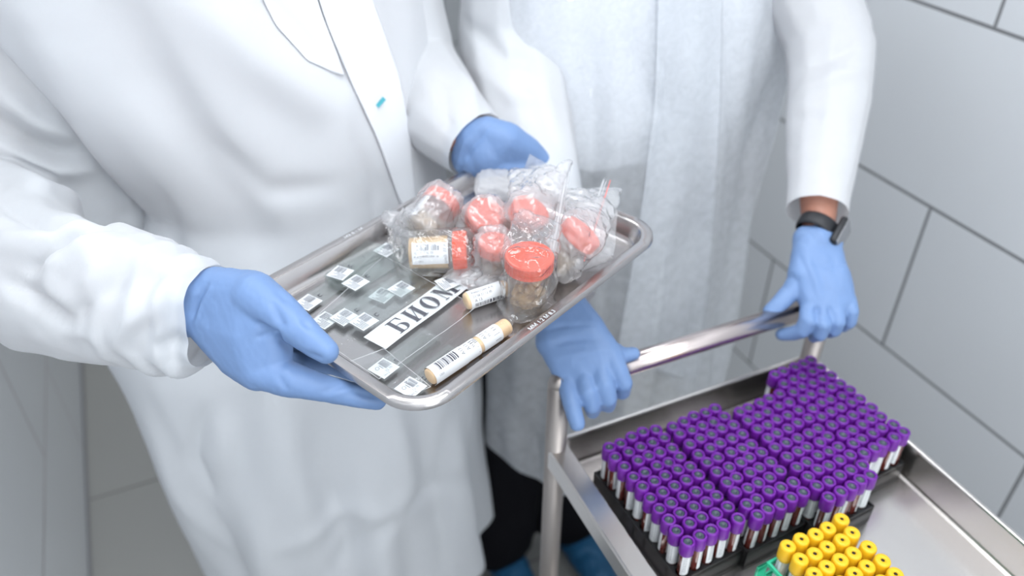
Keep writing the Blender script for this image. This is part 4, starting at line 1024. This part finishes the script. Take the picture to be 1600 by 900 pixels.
# --- specimen cups
def cup(label, M_, R_, H_, fill, filled, lab=None, lid_h=0.013, mat_fill='urine', seed=1):
    t = empty('specimen_cup', label=label, cat='specimen cup', group='red lidded specimen cups in clear bags'); set_m(t, M_)
    bm = bmesh.new(); rb = R_ * 0.86
    lathe(bm, [(0, 0.0012), (rb - 0.002, 0.0), (rb, 0.0015), (R_ * 0.93, H_ - lid_h), (R_ * 0.94, H_ - 0.003)], 40)
    bm_obj('cup_body', bm, M['cup_wall'], t, True, world=False)
    bm = bmesh.new(); zf = 0.002 + filled * (H_ - lid_h - 0.004)
    if mat_fill == 'stool':
        for k in range(40):
            r = random.Random(seed * 99 + k); a = r.uniform(0, 6.28); rr = math.sqrt(r.random()) * (rb - 0.008); z = 0.007 + r.random() * (zf - 0.014)
            bmesh.ops.create_icosphere(bm, subdivisions=2, radius=r.uniform(0.005, 0.008), matrix=Matrix.Translation((rr * math.cos(a), rr * math.sin(a), z)) @ Matrix.Rotation(a, 4, 'X') @ Matrix.Diagonal((1.2, 0.8, 0.8, 1)))
        for v in bm.verts: v.co += Vector([noise.noise(v.co * 260 + Vector((k * 7, seed, 0))) for k in range(3)]) * 0.0022
        bm_obj('specimen', bm, M['stool'], t, True, world=False)
        bm = bmesh.new(); lathe(bm, [(0, 0.0022), (rb - 0.0016, 0.0022), (R_ * 0.90, zf), (0, zf)], 40); bm_obj('liquid', bm, M['cup_liquid'], t, False, world=False)
    else:
        lathe(bm, [(0, 0.0022), (rb - 0.0016, 0.0022), (rb + (R_ * 0.93 - rb) * filled - 0.0016, zf), (0, zf)], 40); bm_obj('liquid', bm, M[mat_fill], t, False, world=False)
    bm = bmesh.new(); n = 72; pr = [(R_ - 0.001, H_ - lid_h), (R_ + 0.0006, H_ - lid_h + 0.0004), (R_ + 0.0008, H_ - 0.002), (R_, H_ - 0.0004), (R_ - 0.0015, H_), (R_ - 0.0035, H_ - 0.0002), (R_ - 0.0045, H_ - 0.0012), (0, H_ - 0.0012)]
    lathe(bm, [(R_ - 0.001, H_ - lid_h)] + pr[1:], n)
    for v in bm.verts:                                   # knurled side
        if H_ - lid_h < v.co.z < H_ - 0.001 and v.co.xy.length > R_:
            a = math.atan2(v.co.y, v.co.x); f = 1 + 0.018 * (0.5 + 0.5 * math.cos(a * 36)); v.co.x *= f; v.co.y *= f
    bm_obj('lid', bm, M['red_lid'], t, False, world=False)
    if lab:
        w, h, a, txt = lab; s = Sheet(); s.rect(-w / 2, -h / 2, w / 2, h / 2, 0, 0, 16, 1)
        s.barcode(-w / 2 + 0.006, -h / 2 + 0.002, w / 2 - 0.010, -h / 2 + 0.008, 5, 1, 'u')
        s.text('Вайдотайс Н Х', -w / 2 + 0.003, h / 2 - 0.009, 0.0034, 1); s.text('21 38 12 34 35', -w / 2 + 0.004, h / 2 - 0.0135, 0.0034, 1)
        s.text('А35', w / 2 - 0.003, -h / 2 + 0.002, 0.0052, 2, math.pi / 2); s.text('Вайд', w / 2 - 0.003, 0.001, 0.0042, 2, math.pi / 2); s.text('1501', -w / 2 + 0.008, h / 2 - 0.004, 0.003, 2)
        rr = R_ * 0.92 + 0.0002
        s.v = [((rr + z) * math.sin(u / rr), -(rr + z) * math.cos(u / rr), v) for u, v, z in s.v]
        if txt == 'vert':     # text runs along the axis
            s2 = Sheet(); s2.rect(-h / 2, -w / 2, h / 2, w / 2, 0, 0, 1, 16)
            s = Sheet(); s.rect(-w / 2, -h / 2, w / 2, h / 2, 0, 0, 1, 16)
            s.barcode(-w / 2 + 0.006, -h / 2 + 0.002, w / 2 - 0.010, -h / 2 + 0.0085, 5, 1, 'u', 4)
            s.text('Вайдотайс Н Х', -w / 2 + 0.003, h / 2 - 0.0095, 0.0034, 1); s.text('21 38 12 34 35', -w / 2 + 0.003, h / 2 - 0.0142, 0.0034, 1)
            s.text('А35', w / 2 - 0.002, -h / 2 + 0.002, 0.0052, 2, math.pi / 2); s.text('Вайд', w / 2 - 0.002, 0.001, 0.0042, 2, math.pi / 2); s.text('1501', -w / 2 + 0.008, h / 2 - 0.0045, 0.003, 2)
            s.v = [(-(rr + z) * math.sin(v / rr) * -1, (rr + z) * math.cos(v / rr) * -1, u) for u, v, z in s.v]
        s.obj('label', t, Matrix.Rotation(a, 4, 'Z') if txt != 'vert' else Matrix.Translation((0, 0, (H_ - lid_h) / 2 - 0.000)) @ Matrix.Rotation(a, 4, 'Z'))
    return t
M['cup_liquid'] = film_mat('cloudy_liquid', 0.10, (0.97, 0.92, 0.82), 0.1, 60, 0.2, 0.5)
def lying(px, py, dpx, dpy, R_, H_, h=None, pitch=0.0, roll=0.0):
    """cup on its side: base centre at one pixel, axis towards another; pitch lifts the lid"""
    a = tp(px, py, h or R_); b = tp(dpx, dpy, h or R_); d = b - a
    return plc((a.x, a.y, TF + (h or R_ + 0.001)), math.atan2(d.y, d.x)) @ Matrix.Rotation(-pitch, 4, 'Y') @ Matrix.Rotation(math.pi / 2, 4, 'Y') @ Matrix.Rotation(roll, 4, 'Z')
cups = []
mA = lying(638, 396, 750, 392, 0.0205, 0.062, 0.0225, 0.0)
cups.append(cup('specimen cup lying on its side with amber contents and barcode label', mA, 0.0205, 0.062, 1, 0.93, None, 0.015, 'urine'))
c = tp(824, 478, 0.0); mB = plc((c.x, c.y, TF + 0.001), 0.0) @ Matrix.Rotation(math.radians(4), 4, 'X')
cups.append(cup('upright specimen cup with brown lumpy contents by the right rim', mB, 0.0225, 0.062, 1, 0.8, None, 0.015, 'stool', 3))
mC = lying(655, 362, 712, 318, 0.0195, 0.050, 0.030, 0.30)
cups.append(cup('specimen cup leaning back behind the amber one, white label on its side', mC, 0.0205, 0.050, 1, 0.6, None, 0.014, 'stool', 5))
def leaning(px, py, az, pitch, R_, H_):
    """cup standing on its base edge, lid centre seen at a pixel, leaning towards az (tray frame)"""
    z0 = R_ * 0.86 * math.cos(pitch) + 0.001; l = tp(px, py, z0 + H_ * math.sin(pitch)); k = H_ * math.cos(pitch)
    return plc((l.x - k * math.cos(az), l.y - k * math.sin(az), TF + z0), az) @ Matrix.Rotation(math.pi / 2 - pitch, 4, 'Y')
mD = leaning(760, 334, math.radians(-100), 1.00, 0.0195, 0.048)
cups.append(cup('specimen cup dimly seen in its bag, between the two with bright lids behind', mD, 0.0195, 0.048, 1, 0.6, None, 0.014, 'tissue', 6))
mE = leaning(831, 328, math.radians(-70), 1.05, 0.0205, 0.052)
cups.append(cup('specimen cup standing tilted behind the upright one, deep red lid edge visible', mE, 0.0205, 0.052, 1, 0.6, None, 0.014, 'tissue', 7))
mF = leaning(914, 360, math.radians(-40), 0.85, 0.0205, 0.050)
cups.append(cup('specimen cup under cloudy film beside the zip closure, faint pink lid', mF, 0.0205, 0.050, 1, 0.6, None, 0.014, 'tissue', 8))
mG = leaning(774, 378, math.radians(-90), 1.35, 0.0160, 0.042)
cups.append(cup('small specimen cup low between amber and upright cups, pink through film', mG, 0.0160, 0.042, 1, 0.6, None, 0.012, 'tissue', 9))
# labels of the amber cup and the leaning cup, facing the viewer
def cup_label(cupo, M_, R_, u_c, L, Wd, face, seed, txt=True):
    """label wrapped on the cup side; face = world direction the label looks to"""
    inv = M_.to_3x3().inverted(); f = inv @ Vector(face); a = math.atan2(f.y, f.x)
    s = Sheet(); s.rect(-L / 2, -Wd / 2, L / 2, Wd / 2, 0, 0, 1, 18)
    s.barcode(-L / 2 + 0.005, -Wd / 2 + 0.002, L / 2 - 0.0085, -Wd / 2 + 0.0085, seed, 2, 'u', 4)
    if txt:
        s.text('К К Вайдотайс Н', -L / 2 + 0.002, Wd / 2 - 0.0098, 0.0031, 1); s.text('10 38 12 82 22', -L / 2 + 0.002, Wd / 2 - 0.0138, 0.0033, 1)
        s.text('1501', -L / 2 + 0.006, Wd / 2 - 0.0045, 0.0028, 2); s.text('А35', L / 2 - 0.0015, -Wd / 2 + 0.002, 0.0052, 2, math.pi / 2); s.text('Вайд', L / 2 - 0.0015, 0.0015, 0.0040, 2, math.pi / 2)
    rr = R_ + 0.0003
    # u along the axis (z), v round the side; reading side up as in the photograph
    vs = []
    for u, v, z in s.v:
        b = a + v / rr; vs.append(((rr + z) * math.cos(b), (rr + z) * math.sin(b), u_c + u))
    return pydata('label', vs, s.f, [M['paper'], M['ink'], M['ink_soft']], s.m, cupo, world=False)
toC = (Vector(CAM_C) - mA.to_translation()).normalized()
cup_label(cups[0], mA, 0.0196, 0.0245, 0.037, 0.0235, (toC + Vector((0, -0.12, 0.0))).normalized(), 5)
toC = (Vector(CAM_C) - mC.to_translation()).normalized()
right = Vector(CAM_R[:, 0]); up = Vector(CAM_R[:, 1])
cup_label(cups[2], mC, 0.0196, 0.020, 0.030, 0.020, (toC * 0.6 - right * 0.9 + up * 0.3).normalized(), 6)

# --- bags
def crumple(me, amp, seed, sc=55.0, floor=TF + 0.0012):
    co, no = arrays(me); out = np.zeros(len(co))
    for i, (p, nn) in enumerate(zip(co, no)):
        v = Vector(p) * sc + Vector((seed * 3.1, 0, 0))
        w = noise.noise(v * 0.5) * 1.6; v2 = v + Vector((w, -w, w * 0.5))
        r1 = 1 - abs(noise.noise(v2)) * 2.6; r2 = 1 - abs(noise.noise(v2 * 2.3 + Vector((9, 0, 0)))) * 2.6
        out[i] = amp * (0.8 * r1 + 0.5 * r2)
    co = co + no * out[:, None]; put(me, co)
def bag(label, spheres, seed, mat='film', amp=0.0035, voxel=0.0019, zips=None, sc=36.0, flaps=()):
    """crumpled clear bag: soft hulls over its contents, tray coordinates"""
    bm = bmesh.new()
    for grp in spheres: hull(bm, [((x, y, z), r) for x, y, z, r in grp], 2)
    me = remesh(bm, voxel, 6, 0.6)
    crumple(me, amp, seed, sc)
    co, _ = arrays(me); co[:, 2] = np.maximum(co[:, 2], TF + 0.0009); put(me, co)
    me.transform(T_M)
    o = link_mesh('plastic_bag', me, M[mat], None, True); tag(o, label, 'plastic bag', 'clear bags over the specimen cups')
    return o
def on_cup(m, R_, H_, pad=0.0065):
    inv = T_M.inverted(); out = []
    for z in (0.002, H_):
        for k in range(6):
            p = inv @ (m @ Vector((R_ * 0.9 * math.cos(k * math.pi / 3), R_ * 0.9 * math.sin(k * math.pi / 3), z)))
            out.append((p.x, p.y, max(p.z, TF + 0.004), pad))
    return out
def P3(px, py, h, r=0.002):
    p = tp(px, py, h); return (p.x, p.y, TF + h, r)
A = on_cup(mA, 0.0205, 0.062)
bag('clear bag wrapped round the lying amber cup with its barcode label', [A, A[:6] + [P3(606, 352, 0.012), P3(622, 420, 0.004)], A[6:] + [P3(765, 352, 0.02), P3(760, 425, 0.006)]], 1, mat='film_clear', amp=0.0026)
B = on_cup(mB, 0.0225, 0.062)
bag('clear bag hanging over the upright cup with brown contents', [B, B[6:] + [P3(812, 330, 0.066), P3(872, 352, 0.062)], B[:6] + [P3(775, 470, 0.004), P3(795, 505, 0.003), P3(872, 478, 0.004)]], 2, mat='film_clear', amp=0.0026)
Cc = on_cup(mC, 0.0205, 0.050)
bag('clear bag round the leaning cup at the back left', [Cc, Cc[:6] + [P3(612, 345, 0.016), P3(625, 372, 0.006)]], 3, amp=0.003)
Dd = on_cup(mD, 0.0195, 0.048)
bag('cloudy bag round the pink looking cup at the back middle', [Dd, Dd[:6] + [P3(742, 402, 0.012)]], 4, mat='film', amp=0.003)
Ee = on_cup(mE, 0.0205, 0.052)
bag('clear crumpled bag rising into a peak at the back of the tray', [Ee, Ee[6:] + [P3(800, 268, 0.05), P3(872, 262, 0.055)], Ee[6:] + [P3(890, 252, 0.075, 0.001)]], 5, amp=0.0034)
Ff = on_cup(mF, 0.0205, 0.050)
bag('clear bag with zip closure at the right end of the tray', [Ff, Ff[6:] + [P3(968, 298, 0.035), P3(885, 300, 0.045)], Ff[:6] + [P3(905, 428, 0.008), P3(952, 402, 0.012)]], 6, amp=0.003)
Gg = on_cup(mG, 0.0160, 0.042)
bag('low crumpled bag between the amber cup and the upright cup', [Gg, Gg[:6] + [P3(700, 432, 0.006), P3(775, 450, 0.012)]], 7, amp=0.0036, sc=60)
bag('empty crumpled bag end pushed against the left tray wall', [[P3(604, 338, 0.030), P3(640, 330, 0.034), P3(612, 372, 0.006), P3(650, 392, 0.006)]], 8, amp=0.0045, sc=55)
# milky folded pad at the far corner
bm = bmesh.new(); hull(bm, [(Vector(P3(755, 300, 0.012)[:3]), 0.010), (Vector(P3(838, 300, 0.012)[:3]), 0.010), (Vector(P3(760, 280, 0.016)[:3]), 0.012), (Vector(P3(835, 283, 0.016)[:3]), 0.012)])
me = remesh(bm, 0.002, 8, 0.6); crumple(me, 0.002, 11, 60); me.transform(T_M)
tag(link_mesh('folded_pad', me, M['film_cloud'], None, True), 'milky white folded film pad in the far tray corner', 'pad')
# standing film flaps with zip strips
def flap(name, label, corners, thick_lines, mat, seed, amp=0.003, n=26, group=None, parent=None):
    """loose film sheet through four world points"""
    a, b, c, d = [Vector(p) for p in corners]; vs = []; fs = []
    nn = (b - a).cross(d - a).normalized()
    for j in range(n + 1):
        for i in range(n + 1):
            u, v = i / n, j / n; p = (a * (1 - u) + b * u) * (1 - v) + (d * (1 - u) + c * u) * v
            k = noise.noise(p * 42 + Vector((seed, 0, 0))); k2 = 1 - 2 * abs(noise.noise(p * 90 + Vector((seed + k, 3, 0))))
            vs.append(p + nn * amp * (k + 0.4 * k2))
    for j in range(n):
        for i in range(n): q = j * (n + 1) + i; fs.append((q, q + 1, q + n + 2, q + n + 1))
    o = pydata(name, vs, fs, M[mat], smooth=True); tag(o, label, 'plastic bag', group)
    for (u0, v0, u1, v1, r, mt, nm) in thick_lines:
        pts = []
        for k in range(15):
            u = u0 + (u1 - u0) * k / 14; v = v0 + (v1 - v0) * k / 14
            pts.append(Vector(vs[round(v * n) * (n + 1) + round(u * n)]) + nn * 0.0005)
        # smooth the sampled line
        pts = [pts[0]] + [(pts[k - 1] + pts[k] * 2 + pts[k + 1]) / 4 for k in range(1, 14)] + [pts[-1]]
        bm = bmesh.new(); sweep(bm, pts, r, 6); bm_obj(nm, bm, M[mt], o, True)
    return o
def W(px, py, h): return T_M @ tp(px, py, h)
flap('zip_bag', 'zip bag end standing up with white closure and thin red line', [W(898, 402, 0.030), W(936, 418, 0.024), W(975, 290, 0.050), W(940, 278, 0.056)],
     [(0.10, 0, 0.10, 1, 0.0011, 'film_thick', 'zip_strip'), (0.40, 0, 0.40, 1, 0.0006, 'red_line', 'red_line'), (0.25, 0, 0.25, 1, 0.0006, 'film_thick', 'zip_strip')], 'film_flat', 3, 0.0016, group=None)
flap('zip_bag', 'zip bag end folded over the upright cup with a broad milky closure', [W(858, 392, 0.058), W(868, 396, 0.056), W(893, 258, 0.066), W(882, 258, 0.068)],
     [(0.5, 0, 0.5, 1, 0.0016, 'film_thick', 'zip_strip')], 'film', 5, 0.0012)
flap('film_flap', 'clear pointed film flap rising in front of the far blue glove', [W(812, 285, 0.030), W(868, 292, 0.030), W(876, 268, 0.050), W(828, 240, 0.062)], [], 'film', 8, 0.003)
flap('film_flap', 'crinkled clear film flap spilling to the right of the tray', [W(890, 405, 0.03), W(958, 400, 0.016), W(966, 330, 0.03), W(905, 300, 0.05)], [], 'film', 13, 0.004)
flap('film_flap', 'crinkled film flap between the low bag and the short vial', [W(690, 432, 0.008), W(735, 455, 0.010), W(800, 425, 0.016), W(745, 395, 0.02)], [], 'film', 17, 0.004)
